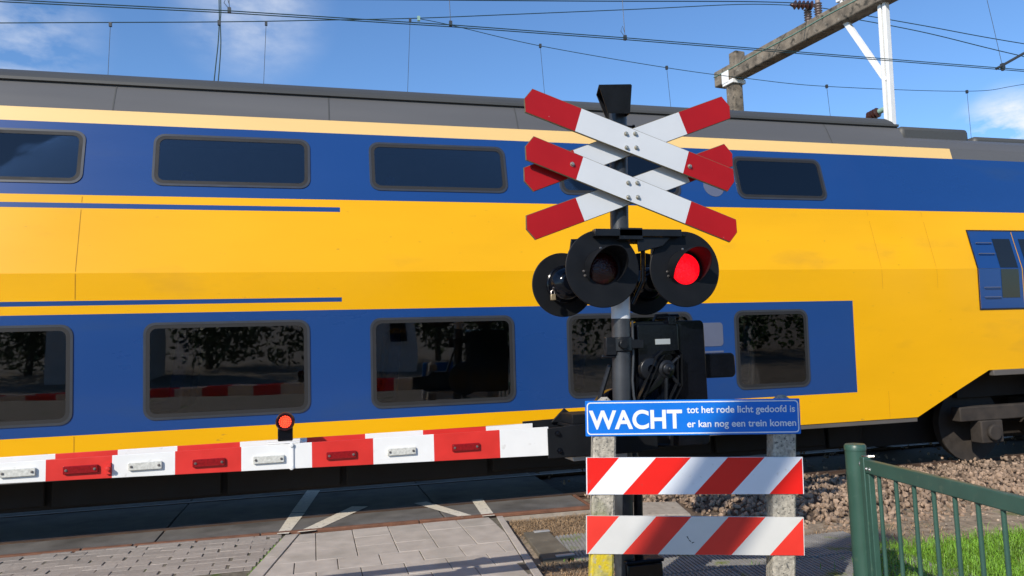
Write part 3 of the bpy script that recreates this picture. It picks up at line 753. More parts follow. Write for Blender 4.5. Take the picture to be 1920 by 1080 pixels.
# lamps
M_lens_on = mat('lens_lit', (0.6, 0.0, 0.01), 0.25, emit=((1.0, 0.004, 0.012), 1.7), bump=0.6, bscale=70)
_nt = M_lens_on.node_tree; _v = _nt.nodes.new('ShaderNodeTexVoronoi'); _v.inputs['Scale'].default_value = 75; _c = _nt.nodes.new('ShaderNodeTexCoord'); _nt.links.new(_c.outputs['Object'], _v.inputs['Vector'])
_r = _nt.nodes.new('ShaderNodeMapRange'); _r.inputs['From Max'].default_value = 0.7; _r.inputs['To Min'].default_value = 2.1; _r.inputs['To Max'].default_value = 1.0; _nt.links.new(_v.outputs['Distance'], _r.inputs['Value']); _nt.links.new(_r.outputs[0], _nt.nodes['Principled BSDF'].inputs['Emission Strength'])
M_lens_off = mat('lens_dark', (0.025, 0.002, 0.003), 0.12, bump=0.6, bscale=70, var=.4, scale=40)
def lamp(px, py, Y, r, lit, facing=-1):
    c = onY(px, py, Y); n_ = Vector((0, facing, 0)); x = Vector((1, 0, 0)); y = Vector((0, 0, 1)); fr = (c, x, y, n_)
    d = MB(); d.lathe([(0.0, 0), (r - .004, 0), (r, .004), (r, .010), (r - .004, .014), (.12, .014), (0, .013)], fr, 72)
    disc = d.build('lamp', M_blackm, sig)
    hs = MB(); hs.lathe([(0, -.17), (.05, -.17), (.085, -.155), (.115, -.10), (.125, -.05), (.128, -.001)], fr, 36); hs.lathe([(.128, -.05), (.136, -.045), (.136, -.03), (.128, -.025)], fr, 36); hs.build('housing', M_gloss, disc)
    ln = MB(); ln.lathe([(.108, .0142), (.104, .024), (.08, .037), (.04, .045), (0, .047)], fr, 36); ln.build('lens', M_lens_on if lit else M_lens_off, disc)
    v = MB(); rv = .127; NA, NL = 40, 8; A0, A1 = R(-42), R(222)
    def vp(i, j, rr):
        a = A0 + (A1 - A0) * i / NA; s_ = max(0.0, (math.sin(a) + .62) / 1.62); Lm = .012 + .20 * min(1, s_ ** 0.8 * 1.05)
        return c + (x * math.cos(a) + y * math.sin(a)) * rr + n_ * (.015 + Lm * j / NL)
    for i in range(NA):
        for j in range(NL):
            for rr in (rv, rv + .004): v.face([vp(i, j, rr), vp(i + 1, j, rr), vp(i + 1, j + 1, rr), vp(i, j + 1, rr)])
        v.face([vp(i, NL, rv), vp(i + 1, NL, rv), vp(i + 1, NL, rv + .004), vp(i, NL, rv + .004)])
    v.build('visor', M_blackm, disc)
    for a in (95, 187, 200, -15):
        bolt(disc, c + (x * math.cos(R(a)) + y * math.sin(R(a))) * (rv + .012) + n_ * .014, n_, .006, .006, 'rivet', M_steel)
    return disc, c
l1, cL = lamp(1129, 504, 4.67, .264, False)
l2, cR = lamp(1283, 505, 4.67, .264, True)
l3, cl3 = lamp(1056, 534, 5.08, .232, False, 1)
l4, cl4 = lamp(1208, 532, 5.08, .232, False, 1)
# padlock and latch on the back of the rear lamp
b = MB(); p = onY(1037, 557, 4.97); b.box((p.x - .018, p.y - .012, p.z - .022), (p.x + .018, p.y + .012, p.z + .02)); b.build('padlock', mat('brass', (.45, .36, .22), .4, metal=.6), l3, bevel=.004)
b = MB(); b.tube([(p.x - .012, p.y, p.z + .02), (p.x - .012, p.y, p.z + .04), (p.x, p.y, p.z + .05), (p.x + .012, p.y, p.z + .04), (p.x + .012, p.y, p.z + .02)], .004, 6); b.tube([(p.x + .01, p.y + .01, p.z + .06), (p.x + .05, p.y + .03, p.z + .11)], .012, 8); b.build('latch', M_steel, l3)
# bracket bars
b = MB()
pz = onY(1180, 437, 4.64).z; pc = pole_at(pz)
b.box((pc.x - .26, 4.60, pz - .028), (cR.x - .04, 4.655, pz + .022)); b.box((pc.x - .085, 4.60, pz - .05), (pc.x + .085, 4.88, pz + .03))
b.prism([(pc.x + .05, pz - .03), (pc.x + .30, pz - .03), (pc.x + .24, pz - .09), (pc.x + .12, pz - .12), (pc.x + .06, pz - .13)], 4.62, 4.64, (Vector((0, 0, 0)), XA, ZA, Vector((0, 1, 0))))
for c in (cL, cR):
    b.tube([(c.x - .0, 4.76, c.z + .10), (c.x, 4.66, pz)], .02, 10)
b.tube([(cl3.x, 4.93, cl3.z + .08), (cl3.x + .02, 4.9, pz - .02), (pc.x, 4.86, pz - .02)], .022, 10); b.tube([(cl4.x, 4.93, cl4.z + .08), (cl4.x, 4.9, pz - .02), (pc.x, 4.86, pz - .02)], .022, 10)
b.build('lamp_bracket', M_black, sig, bevel=.004)
b = MB(); q0 = onY(1196, 460, 4.68); b.tube([q0 + Vector((-.05, 0, .03)), q0 + Vector((.0, -.01, .03)), q0 + Vector((.03, -.01, 0)), q0 + Vector((.035, 0, -.06)), q0 + Vector((.035, .02, -.24)), q0 + Vector((-.04, .05, -.40))], .016, 10); b.build('cable', M_gloss, sig)
b = MB(); b.tube([pole_at(1.86) + Vector((.072, -.03, 0)), pole_at(1.6) + Vector((.075, -.03, 0)), pole_at(1.45) + Vector((.062, -.04, 0)), pole_at(1.35) + Vector((.065, -.05, 0)), pole_at(1.24) + Vector((.085, -.05, 0)), pole_at(1.0) + Vector((.09, -.05, 0))], .009, 8); b.build('cable', M_pole, sig)

# ------------------------------------------------------------------ barrier: drive box on the pole, yoke, two-plank boom
bar = thing('crossing_barrier', 'lowered red and white barrier boom with black drive box beside the signal pole', 'barrier', (2.4, 4.85, 1.0))
b = MB(); A = onY(1188, 603, 4.80); Bp = onY(1322, 603, 4.80); zb_ = 0.98
b.prism(rrect(A.x, zb_, Bp.x, A.z, .035), 0, .34, (Vector((0, 4.82, 0)), XA, ZA, Vector((0, 1, 0))))
dbox = b.build('drive_box', M_gloss, bar, bevel=.006)
b = MB(); b.prism(rrect(A.x + .02, A.z - .36, A.x + .33, A.z - .02, .02), 0, .03, (Vector((0, 4.788, 0)), XA, ZA, Vector((0, 1, 0)))); b.build('cover', M_gloss, dbox, bevel=.006)
b = MB(); p0, p1 = onY(1229, 646, 4.785), onY(1256, 635, 4.785); b.box((p0.x, 4.782, p0.z), (p1.x, 4.7875, p1.z)); b.build('name_plate', mat('plate_grey', (.33, .36, .36), .5), dbox)
b = MB(); p0, p1 = onY(1318, 709, 4.95), onY(1371, 661, 4.95); b.prism(rrect(p0.x - .05, p0.z, p1.x, p1.z, .035), 4.90, 5.06, (Vector((0, 0, 0)), XA, ZA, Vector((0, 1, 0)))); b.build('side_housing', M_gloss, dbox, bevel=.01)
b = MB(); q = onY(1252, 603, 4.85)
b.tube([(q.x - .12, 4.84, A.z), (q.x - .09, 4.84, A.z + .04), (q.x + .0, 4.84, A.z + .045)], .010, 8); b.tube([(q.x - .09, 4.86, A.z + .03), (q.x + .09, 4.86, A.z + .03)], .022, 10); b.box((q.x - .03, 4.78, A.z - .03), (q.x + .03, 4.84, A.z + .025)); b.build('hinge', M_gloss, dbox, bevel=.004)
# yoke lever
def pp(px, py, Y=4.75): v = onY(px, py, Y); return (v.x, v.z)
b = MB(); YF = (Vector((0, 4.745, 0)), XA, ZA, Vector((0, 1, 0)))
outer = [pp(*q) for q in ((1193, 760), (1233, 668), (1244, 658), (1272, 656), (1279, 664), (1280, 722), (1262, 760), (1262, 835), (1193, 835))]
inner = [pp(*q) for q in ((1206, 754), (1237, 678), (1246, 666), (1266, 663), (1272, 669), (1272, 718), (1254, 755), (1250, 800), (1210, 800))]
b.ring(outer, inner, 0, .05, YF)
hub = onY(1252, 692, 4.75)
for q in ((1206, 745), (1249, 760), (1274, 668), (1275, 724)):
    e = onY(*q, 4.77); b.tube([hub + Vector((0, .02, 0)), e], .013, 8)
b.lathe([(.0, -.05), (.012, -.05), (.018, -.03), (.04, -.02), (.045, 0), (.065, .01), (.065, .04), (.03, .08)], (hub, XA, ZA, Vector((0, 1, 0))), 24)
b.lathe([(.03, 0), (.075, .01), (.085, .03), (.08, .06)], (onY(1222, 692, 4.76), XA, ZA, Vector((0, 1, 0))), 20)
b.build('yoke', M_black, bar, bevel=.004)
# black boom holder and counterweight
b = MB()
b.prism([(1.44, .99), (1.44, 1.178), (1.62, 1.190), (1.80, 1.20), (2.2, 1.20), (2.2, 1.0), (1.9, .99)], 0, .02, (Vector((0, 4.612, 0)), XA, ZA, Vector((0, 1, 0))))
b.prism([(1.36, 1.03), (1.36, 1.205), (1.8, 1.215), (2.2, 1.215), (2.2, 1.02)], 0, .02, (Vector((0, 4.905, 0)), XA, ZA, Vector((0, 1, 0))))
b.box((1.60, 4.633, 1.172), (2.2, 4.904, 1.192)); b.box((1.62, 4.64, 1.193), (2.2, 4.89, 1.255))
b.prism([(1.55, 1.19), (1.65, 1.28), (1.70, 1.24), (1.70, 1.19)], 4.88, 4.90, (Vector((0, 0, 0)), XA, ZA, Vector((0, 1, 0))))
b.box((1.55, 4.633, .985), (2.1, 4.904, .995))
b.build('boom_holder', M_blackm, bar, bevel=.003)
for x, z in ((1.505, 1.145), (1.515, 1.035)): bolt(bar.children[-1], (x, 4.611, z), FY, .013, .018, 'bolt', M_gloss)
b = MB(); b.lathe([(0, 0), (.23, 0), (.24, .01), (.24, .07), (.23, .08), (0, .08)], (Vector((2.10, 4.94, 1.16)), XA, ZA, Vector((0, 1, 0))), 48); b.build('counterweight', M_gloss, bar)
b = MB(); b.box((1.62, 4.66, .955), (2.0, 4.90, .984)); b.build('support_tray', M_galv, bar, bevel=.003)
# planks with alternating bands (boundaries read along the boom)
edges = [-9.0] + [-1.404 - .345 * k for k in range(12, 0, -1)] + [-1.404, -1.079, -.758, -.406, -.014, .342, .709, 1.126, 1.448]
def zc(x): return 1.099 + (1.448 - x) * .0075
def hh(x): return .090 - (1.448 - x) * .0115
bw = MB()
for k, (xa, xb) in enumerate(zip(edges[:-1], edges[1:])):
    if xb < -6.2: continue
    mi = 0 if (len(edges) - 2 - k) % 2 == 0 else 1
    for (Y, dx, th, dz) in ((4.620, 0, .014, 0), (4.875, -.03, .014, .004)):
        ha, hb = hh(xa), hh(xb)
        bw.prism([(xa + dx, zc(xa) - ha + dz), (xb + dx, zc(xb) - hb + dz), (xb + dx, zc(xb) + hb + dz), (xa + dx, zc(xa) + ha + dz)], Y + .028 * 0, Y + th, (Vector((0, 0, 0)), XA, ZA, Vector((0, 1, 0))), mi)
boom = bw.build('boom', [M_bm_w, M_bm_r], bar, bevel=.002)
for x in (-.16, -.06, -2.2, -4.3):
    b = MB(); b.box((x - .015, 4.635, zc(x) + hh(x) - .03), (x + .015, 4.874, zc(x) + hh(x) - .012))
    b.build('cross_tie', M_bm_w, boom)
b = MB(); xs_ = -.125; b.box((xs_ - .008, 4.612, zc(xs_) - hh(xs_) + .003), (xs_ + .008, 4.6195, zc(xs_) + hh(xs_) - .003))
for dz in (-.065, .065): b.lathe([(.013, 0), (.013, .006), (0, .008)], (Vector((xs_ - .004, 4.612, zc(xs_) + dz)), XA, ZA, FY), 10)
b.box((-.26, 4.618, zc(-.2) + hh(-.2) + .003), (-.08, 4.66, zc(-.2) + hh(-.2) + .012))
b.build('joint_plate', M_bm_w, boom, bevel=.002)
for k, (px, py) in enumerate(((34, 886), (152, 880), (273, 873), (392, 867), (504, 861), (640, 853), (753, 846), (873, 838))):
    c = onY(px, py, 4.62); mb = MB(); mb.prism(rrect(-.086, -.0215, .086, .0215, .006), 0, .014, (Vector((c.x, 4.6195, c.z)), XA, ZA, FY), 0)
    o = mb.build('reflector', M_rf_w if k % 2 == 0 else M_rf_r, boom, bevel=.003)
    o['label'] = 'clear reflector' if k % 2 == 0 else 'red reflector'
    for s_ in (-.07, .07): bolt(o, (c.x + s_, 4.606, c.z), FY, .005, .004, 'screw', M_steel)
c = onY(204, 878, 4.62); mb = MB(); mb.box((c.x - .012, 4.606, c.z - .03), (c.x + .012, 4.6195, c.z + .03)); mb.lathe([(.012, 0), (.012, .02), (0, .022)], (Vector((c.x, 4.606, c.z)), XA, ZA, FY), 10); mb.build('hook_plate', M_bm_r, boom)
# boom lamp
c = onY(535, 790, 4.72); zt_ = zc(c.x) + hh(c.x)
mb = MB(); mb.box((c.x - .043, 4.69, zt_ + .01), (c.x + .043, 4.76, c.z - .02)); bl = mb.build('boom_lamp', M_gloss, bar, bevel=.006)
mb = MB(); mb.lathe([(0, -.05), (.05, -.05), (.055, -.03), (.055, .02), (.050, .03), (.046, .03), (.046, .012), (0, .012)], (Vector((c.x, 4.70, c.z)), XA, ZA, FY), 32); mb.build('lamp_case', mat('lamp_brown', (.035, .006, .008), .25), bl)
M_led = mat('led_red', (0.6, .02, .01), .3, emit=((1, .05, .015), 5.0))
mb = MB()
for r_, n_ in ((0, 1), (.0105, 6), (.021, 12), (.0315, 16)):
    for k in range(n_):
        a = 2 * math.pi * k / n_; mb.lathe([(.0042, 0), (.003, .003), (0, .004)], (Vector((c.x + r_ * math.cos(a), 4.688, c.z + r_ * math.sin(a))), XA, ZA, FY), 8)
mb.build('led', M_led, bl)
mb = MB(); mb.lathe([(.036, 0.0), (.0, .0)], (Vector((c.x, 4.6875, c.z)), XA, ZA, FY), 24); mb.open = True; mb.build('lens', mat('led_back', (.35, .012, .01), .4, emit=((1, .012, .008), .06)), bl)
# clamp on the pole and stay
b = MB(); q = pole_at(1.70); b.lathe([(RP + .002, -.05), (RP + .016, -.045), (RP + .016, .045), (RP + .002, .05)], (q, XA, Vector((0, 1, 0)), ZA), 24); b.box((q.x - .13, q.y - .05, q.z - .07), (q.x - .055, q.y - .01, q.z + .05)); b.box((q.x + .05, q.y - .06, q.z - .03), (q.x + .14, q.y + .05, q.z + .03))
b.tube([(q.x - .02, q.y - .10, q.z), (q.x - .02, q.y - .06, q.z)], .03, 12); b.tube([(q.x - .16, q.y - .03, q.z - .08), (q.x - .06, q.y - .03, q.z - .08)], .010, 8); b.tube([(q.x - .20, q.y + .05, 1.22), (q.x - .07, q.y + .05, 1.56)], .018, 8)
b.build('pole_clamp', M_black, bar, bevel=.003)

# ------------------------------------------------------------------ warning boards on two concrete posts
bl_, br_ = onY(1097, 752, 4.30), onY(1499, 747, 3.965)
stand = thing('warning_board_stand', 'blue waiting sign above two red and white striped boards on two concrete posts', 'warning boards', (2.2, 4.2, GZ))
du = Vector((br_.x - bl_.x, br_.y - bl_.y, 0)); BL = du.length; du.normalize(); dn = Vector((du.y, -du.x, 0))    # towards the viewer
def board_frame(pxl, pyl, pxr, pyr):
    """frame from the pixel positions of the upper left and right corners, on the board plane"""
    def hit(px, py):
        d = ray(px, py); t = (Vector((bl_.x, bl_.y, 0)) - CAM).dot(dn) / d.dot(dn); return CAM + d * t
    a, c = hit(pxl, pyl), hit(pxr, pyr); u = (c - a); L_ = u.length; u.normalize(); return (a, u, dn.cross(u), dn), L_
# posts
for (pxt, pyt, pxb, pyb, lich) in ((1133, 742, 1127, 1056, True), (1465, 738, 1464, 1050, False)):
    def hit(px, py):
        d = ray(px, py); t = (Vector((bl_.x, bl_.y, 0)) - dn * .075 - CAM).dot(dn) / d.dot(dn); return CAM + d * t
    a, c = hit(pxt, pyt), hit(pxb, pyb); up_ = (a - c).normalized(); top = a; zb2 = GZ - .1
    h = .069; base = a + up_ * ((zb2 - a.z) / up_.z)
    def post(z0, z1, apex):
        mb = MB(); fr = (base, du, -dn, up_); k0 = (z0 - zb2); k1 = (z1 - zb2); ch = .012
        sq = [(-h + ch, -h), (h - ch, -h), (h, -h + ch), (h, h - ch), (h - ch, h), (-h + ch, h), (-h, h - ch), (-h, -h + ch)]
        if not apex: mb.prism(sq, k0, k1, fr); return mb
        n0 = len(sq); vs = [fr[0] + fr[1] * u + fr[2] * v + fr[3] * k0 for u, v in sq] + [fr[0] + fr[1] * u + fr[2] * v + fr[3] * (k1 - .055) for u, v in sq] + [fr[0] + fr[1] * u * .25 + fr[2] * v * .25 + fr[3] * (k1 - .005) for u, v in sq]
        fs = [tuple(range(n0))[::-1]] + [(i + r_ * n0, (i + 1) % n0 + r_ * n0, (i + 1) % n0 + (r_ + 1) * n0, i + (r_ + 1) * n0) for r_ in (0, 1) for i in range(n0)] + [tuple(range(2 * n0, 3 * n0))]
        mb.add(vs, fs); return mb
    zs = .50 if lich else .2
    mb = post(zs, top.z, True)
    po = mb.build('post', M_conc, stand)
    mb = post(zb2, zs - .001, False); mb.build('post_foot', M_concy if lich else M_conc, po)
def text_mesh(txt, x0, x1, y0, hcap, fr, t, m_, par, ref, weight=0.0):
    """text fitted to u in [x0,x1]; baseline y0, cap height hcap; thin extrusion at t"""
    cu_ = bpy.data.curves.new('lettering', 'FONT'); cu_.body = txt; cu_.size = 1; cu_.extrude = 0.0; cu_.offset = weight
    to = bpy.data.objects.new('lettering', cu_); COL.objects.link(to); dg = bpy.context.evaluated_depsgraph_get(); dg.update()
    me = bpy.data.meshes.new_from_object(to.evaluated_get(dg)); COL.objects.unlink(to); bpy.data.objects.remove(to); bpy.data.curves.remove(cu_)
    xs2 = [v.co.x for v in me.vertices]; mnx, mxx = min(xs2), max(xs2)
    capu = ref
    mb = MB(); o, u, v, n_ = fr
    vs = [o + u * (x0 + (q.co.x - mnx) / (mxx - mnx) * (x1 - x0)) + v * (y0 + q.co.y / capu * hcap) + n_ * t for q in me.vertices]
    mb.add(vs, [tuple(p.vertices) for p in me.polygons]); mb.open = True
    ob_ = mb.build('lettering', m_, par, smooth=False); bpy.data.meshes.remove(me); return ob_
# blue sign
fr, L_ = board_frame(1097, 752, 1499, 747); sc = L_ / 402.0; HB = .2115
mb = MB(); mb.prism(rrect(0, -HB, L_, 0, .004, 2), -.012, 0, fr); sgn = mb.build('waiting_sign', M_bblu, stand, bevel=.0015)
mb = MB(); g = .009; mb.ring(rrect(g, -HB + g, L_ - g, -g, .022, 6), rrect(g + .0065, -HB + g + .0065, L_ - g - .0065, -g - .0065, .017, 6), 0, .0015, fr); mb.build('border', M_bwht, sgn, smooth=False)
text_mesh('WACHT', 6.5 * sc, 181 * sc, -51.5 * sc, 34.5 * sc, fr, .0016, M_bwht, sgn, .73, .028)
text_mesh('tot het rode licht gedoofd is', 190 * sc, 392.5 * sc, -24.5 * sc, 13.0 * sc, fr, .0016, M_bwht, sgn, .73, .016)
text_mesh('er kan nog een trein komen', 190 * sc, 393.5 * sc, -50.5 * sc, 13.0 * sc, fr, .0016, M_bwht, sgn, .73, .016)
def striped(name, pl, pr, hgt, mw, mr, mback, cuts_top, cuts_bot, label):
    fr, L_ = board_frame(*pl, *pr); mb = MB()
    mb.prism([(0, -hgt), (L_, -hgt), (L_, 0), (0, 0)], -.014, 0, fr, 2)
    o, u, v, n_ = fr
    seq = [(-.2, -.2)] + list(zip(cuts_top, cuts_bot)) + [(2, 2)]
    for k in range(len(seq) - 1):
        (a, c), (a2, c2) = seq[k], seq[k + 1]
        poly = [(c, 0), (c2, 0), (a2, 1), (a, 1)]
        # clip to 0..1 in u
        def clip(poly, f, ins):
            res = []
            for i in range(len(poly)):
                p, q = poly[i], poly[(i + 1) % len(poly)]
                if ins(p): res.append(p)
                if ins(p) != ins(q):
                    t = (f - p[0]) / (q[0] - p[0]); res.append((f, p[1] + (q[1] - p[1]) * t))
            return res
        e = .004
        poly = clip(clip(poly, e, lambda p: p[0] >= e), 1 - e, lambda p: p[0] <= 1 - e)
        if len(poly) < 3: continue
        mb.face([o + u * (p[0] * L_) + v * (-hgt * (1 - e - p[1] * (1 - 2 * e))) + n_ * .0015 for p in poly], k % 2)
    mb.open = True
    ob_ = mb.build(name, [mr, mw, mback], stand, smooth=False); ob_['label'] = label; return ob_
ct = [(310 - 120) / 1250, (523 - 120) / 1250, (725 - 120) / 1250, (938 - 120) / 1250, (1150 - 120) / 1250, (1368 - 120) / 1250]
cb = [(130 - 122) / 1250, (332 - 122) / 1250, (532 - 122) / 1250, (742 - 122) / 1250, (953 - 122) / 1250, (1172 - 122) / 1250]
striped('striped_board', (1099, 858), (1505, 857), .218, M_bwht, M_bred, M_bwht, ct, cb, 'bright new red and white board')
o2 = striped('striped_board', (1099, 967), (1507, 970), .222, M_owht, M_ored, M_owht, ct, cb, 'faded scuffed red and white board')
fr, L_ = board_frame(1099, 967, 1507, 970); mb = MB(); mb.open = True
for (px, py, l_, a) in ((1287, 1004, .022, -60), (1291, 1011, .014, -40), (1296, 1016, .016, 20)):
    u0 = (px - 1099) * L_ / 407; v0 = -(py - 968) * L_ / 407; ca, sa = math.cos(R(a)), math.sin(R(a)); w = .003
    mb.face([fr[0] + fr[1] * (u0 + ca * s1 * l_ - sa * s2 * w) + fr[2] * (v0 + sa * s1 * l_ + ca * s2 * w) + fr[3] * .003 for s1, s2 in ((0, -1), (1, -.4), (1, .4), (0, 1))])
mb.build('scratch', M_black, o2, smooth=False)

# ------------------------------------------------------------------ green fence
fence = thing('green_fence', 'dark green steel railing with round end post and vertical bars beside the grass', 'fence', (3.2, 4.05, GZ))
b = MB(); fc = Vector((3.285, 4.06, GZ - .1)); b.lathe([(0, 0), (.062, 0), (.062, 1.155), (.065, 1.156), (.065, 1.182), (.058, 1.192), (0, 1.197)], (fc, XA, Vector((0, 1, 0)), ZA), 36); fp = b.build('post', M_green, fence)
bolt(fp, (3.272, 3.999, .91), FY, .013, .014, 'bolt', M_zinc)
A_, B_ = Vector((3.222, 3.880, 0)), Vector((2.85, 1.55, 0)); fd = (B_ - A_).normalized(); fn = Vector((fd.y, -fd.x, 0))
if fn.x > 0: fn = -fn
ffr = (A_, fd, fn, ZA); FL = (B_ - A_).length
b = MB(); b.box((-.005, -.02, .872), (FL, .02, .953), 0, ffr); b.build('top_rail', M_green, fence, bevel=.006)
b = MB(); b.box((-.05, -.024, -.12), (-.006, .024, .965), 0, ffr); b.box((-.006, -.018, -.12), (.03, .018, .870), 0, ffr); b.build('end_bar', M_green, fence, bevel=.004)
b = MB(); b.box((-.045, -.012, .966), (-.012, .012, .972), 0, ffr); b.tube([A_ + fd * -.03 + ZA * .965, A_ + fd * .0 + fn * -.045 + ZA * .968], .009, 8); b.build('latch', M_steel, fence)
for s_ in (.012, .045): bolt(fence.children[1], A_ + fd * s_ + fn * .02 + ZA * .90, fn, .007, .003, 'rivet', M_zinc)
b = MB(); b.box((.03, -.018, .02), (FL, .018, .075), 0, ffr); b.build('bottom_rail', M_green, fence, bevel=.005)
barmesh = None
for k in range(14):
    p = A_ + fd * (.105 + .162 * k)
    if barmesh is None:
        mb = MB(); mb.tube([p + ZA * .07, p + ZA * .875], .0115, 14); o = mb.build('bar', M_green, fence); barmesh = o; p0_ = p.copy()
    else:
        o = barmesh.copy(); COL.objects.link(o); o.parent = fence; o.location = p - p0_
b = MB(); b.lathe([(0, 0), (.068, 0), (.068, 1.09), (0, 1.11)], (Vector((B_.x, B_.y - .06, GZ - .1)), XA, Vector((0, 1, 0)), ZA), 30); b.build('post', M_green, fence)

# ------------------------------------------------------------------ overhead line
far_end = onY(1349, 152, 16.2)
ZBM = far_end.z
near_p = onZ(1645, -6, ZBM)
bd = Vector((near_p.x - far_end.x, near_p.y - far_end.y, 0)).normalized(); bs = Vector((-bd.y, bd.x, 0))
portal = thing('catenary_portal', 'weathered concrete portal beam on posts holding the overhead wires above the train', 'portal', (far_end.x, far_end.y, GZ))
fr = (far_end, bd, bs, ZA)
b = MB(); LBM = 13.5
pts_u = [0, .05] + [LBM * k / 24 for k in range(1, 25)]
b.box((0, -.17, -.20), (LBM, .17, .20), 0, fr)
b.build('beam', M_pconc, portal, bevel=.03)
def on_beam_plane(px, py, side=0.0):
    d = ray(px, py); t = (far_end + bs * side - CAM).dot(bs) / d.dot(bs); return CAM + d * t
q = on_beam_plane(1376, 150); u_post = (q - far_end).dot(bd)
ztop = on_beam_plane(1371, 98).z
b = MB()
ch = .15
prof_ = rrect(u_post - ch, -ch, u_post + ch, ch, .05, 3)
b.prism(prof_, GZ - far_end.z, -.201, fr); b.prism(rrect(u_post - ch, .0, u_post + ch * .8, 2 * ch, .04, 3), .201, ztop - far_end.z, fr)
b.build('post', M_pconc, portal, bevel=.02)
b = MB(); b.box((u_post - .19, -.20, -.30), (u_post + .19, .20, -.202), 0, fr); b.box((u_post - .2, -.21, -.24), (u_post + .05, -.19, .05), 0, fr); b.build('bracket', M_mast, portal, bevel=.01)
b = MB(); b.box((LBM - .9, -.15, GZ - far_end.z), (LBM - .6, .15, -.201), 0, fr); b.build('post', M_pconc, portal, bevel=.02)
# earth wire along the beam
b = MB(); b.tube([far_end + bd * u + bs * -.175 + ZA * (.07 - .01 * math.sin(u * 3)) for u in [k * .3 for k in range(0, 44)]], .012, 6); b.build('earth_wire', mat('verdigris', (.14, .26, .21), .7), portal)
# hanging mast and brace
mt_, mb_ = on_beam_plane(1655, -10), on_beam_plane(1669, 222)
um = (mt_ - far_end).dot(bd); ub = (mb_ - far_end).dot(bd)
b = MB(); md_ = (mb_ - mt_)
def bar_(p, q_, w, t_):
    d = (q_ - p).normalized(); s2 = bs - d * bs.dot(d); s2.normalize(); w2 = d.cross(s2); b.box((-w, -t_, 0), (w, t_, (q_ - p).length), 0, (p, w2, s2, d))
top_m = mt_ - md_.normalized() * .5
bot_m = mb_ + md_.normalized() * .35
bar_(top_m + bd * .05, bot_m + bd * .05, .035, .06); bar_(top_m - bd * .055, bot_m - bd * .055, .035, .06)
k1 = on_beam_plane(1581, 34); k2 = on_beam_plane(1663, 152)
bar_(k1, k2, .05, .05); bar_(k1, k1 + ZA * .42, .03, .03); bar_(k1 + ZA * .40 - bd * .12, k1 + ZA * .40 + bd * .12, .03, .04)
b.build('hanging_mast', M_mast, portal, bevel=.008)
b = MB()                                                 # strain insulator at the mast foot
p0, p1 = on_beam_plane(1661, 203), on_beam_plane(1632, 218); dd = (p1 - p0).normalized(); x, y, z = frame(dd); L2 = (p1 - p0).length
pr = [(0, 0), (.05, .02), (.055, .15)] + [v for k in range(4) for v in ((.05, .17 + k * .06), (.10, .19 + k * .06), (.10, .20 + k * .06), (.05, .215 + k * .06))] + [(.05, .43), (.02, L2)]
b.lathe([p for p in pr if p[1] < .16], (p0, x, y, z), 14, 1); b.lathe([p for p in pr if p[1] >= .15], (p0, x, y, z), 14, 0)
b.tube([p1, p1 + dd * .8], .015, 6)
b.build('insulator', [M_ins, M_insg], portal)
for px in (1515, 1535):
    b = MB(); q = on_beam_plane(px, 30); u = (q - far_end).dot(bd); p = far_end + bd * u + ZA * .2
    b.lathe([(.05, 0)] + [v for k in range(6) for v in ((.045, .02 + k * .055), (.085, .045 + k * .055), (.045, .06 + k * .055))] + [(.05, .36), (.05, .42)], (p, XA, Vector((0, 1, 0)), ZA), 14); b.build('insulator', mat('insulator_grey', (.28, .22, .2), .5), portal)
q = on_beam_plane(1522, 14)
# wires
def cat_pts(ctrl, n=10):
    pts = [Vector(c) for c in ctrl]; res = []
    for i in range(len(pts) - 1):
        p0, p1, p2, p3 = pts[max(i - 1, 0)], pts[i], pts[i + 1], pts[min(i + 2, len(pts) - 1)]
        for k in range(n):
            t = k / n; res.append(.5 * ((2 * p1) + (p2 - p0) * t + (2 * p0 - 5 * p1 + 4 * p2 - p3) * t * t + (3 * p1 - p0 - 3 * p2 + p3) * t ** 3))
    res.append(pts[-1]); return res
def clampblob(mb, p, r=.03, mi=0):
    r *= .72; mb.box((p.x - r * .6, p.y - r * .6, p.z - r), (p.x + r * .6, p.y + r * .6, p.z + r), mi)
cw = thing('contact_wire', 'pair of dark contact wires running level above the near track', 'overhead wire', (0, TY, 5.7))
for dy, dz in ((-.05, 0), (.05, .02)):
    b = MB(); b.tube([(-40, TY + dy, 5.65 + dz), (-3.36, TY + dy, 5.81 + dz), (-.95, TY + dy, 5.89 + dz), (1.78, TY + dy, 5.94 + dz), (4.2, TY + dy, 5.957 + dz), (6.3, TY + dy, 5.957 + dz), (11, TY + dy, 5.965 + dz), (40, TY + dy, 5.965 + dz)], .0065, 6)
    b.build('wire', M_wire, cw)
mw = thing('messenger_wire', 'sagging messenger wire above the near track, mostly over the top of the view', 'overhead wire', (0, TY, 6.6))
b = MB(); near_msg = lambda x: 7.15 + .0035 * (x + 2) ** 2 if x < 9.5 else 7.61 - (x - 9.5) * .12
b.tube([(x, TY, near_msg(x)) for x in range(-24, 24)], .008, 6); b.build('wire', M_wire, mw)
for px, py in ((430, 22), (845, 47), (1172, 71), (1880, 125)):
    c = onY(px, py, TY); c.z = 5.89 if px == 430 else 5.95
    b = MB(); top = Vector((c.x + (-.05 if px != 1880 else -.25), TY, near_msg(c.x))); b.tube([c + ZA * .05, c * .5 + top * .5 + Vector((.01, 0, 0)), top], .004, 5); clampblob(b, c + ZA * .03, .045)
    if px in (1172, 430): b.tube([c + ZA * .04, c + Vector((-.06, 0, .12)), c + Vector((-.03, 0, .2)), c + Vector((.0, 0, .1))], .004, 5)
    b.build('dropper', M_clamp, cw)
YF2 = 13.4
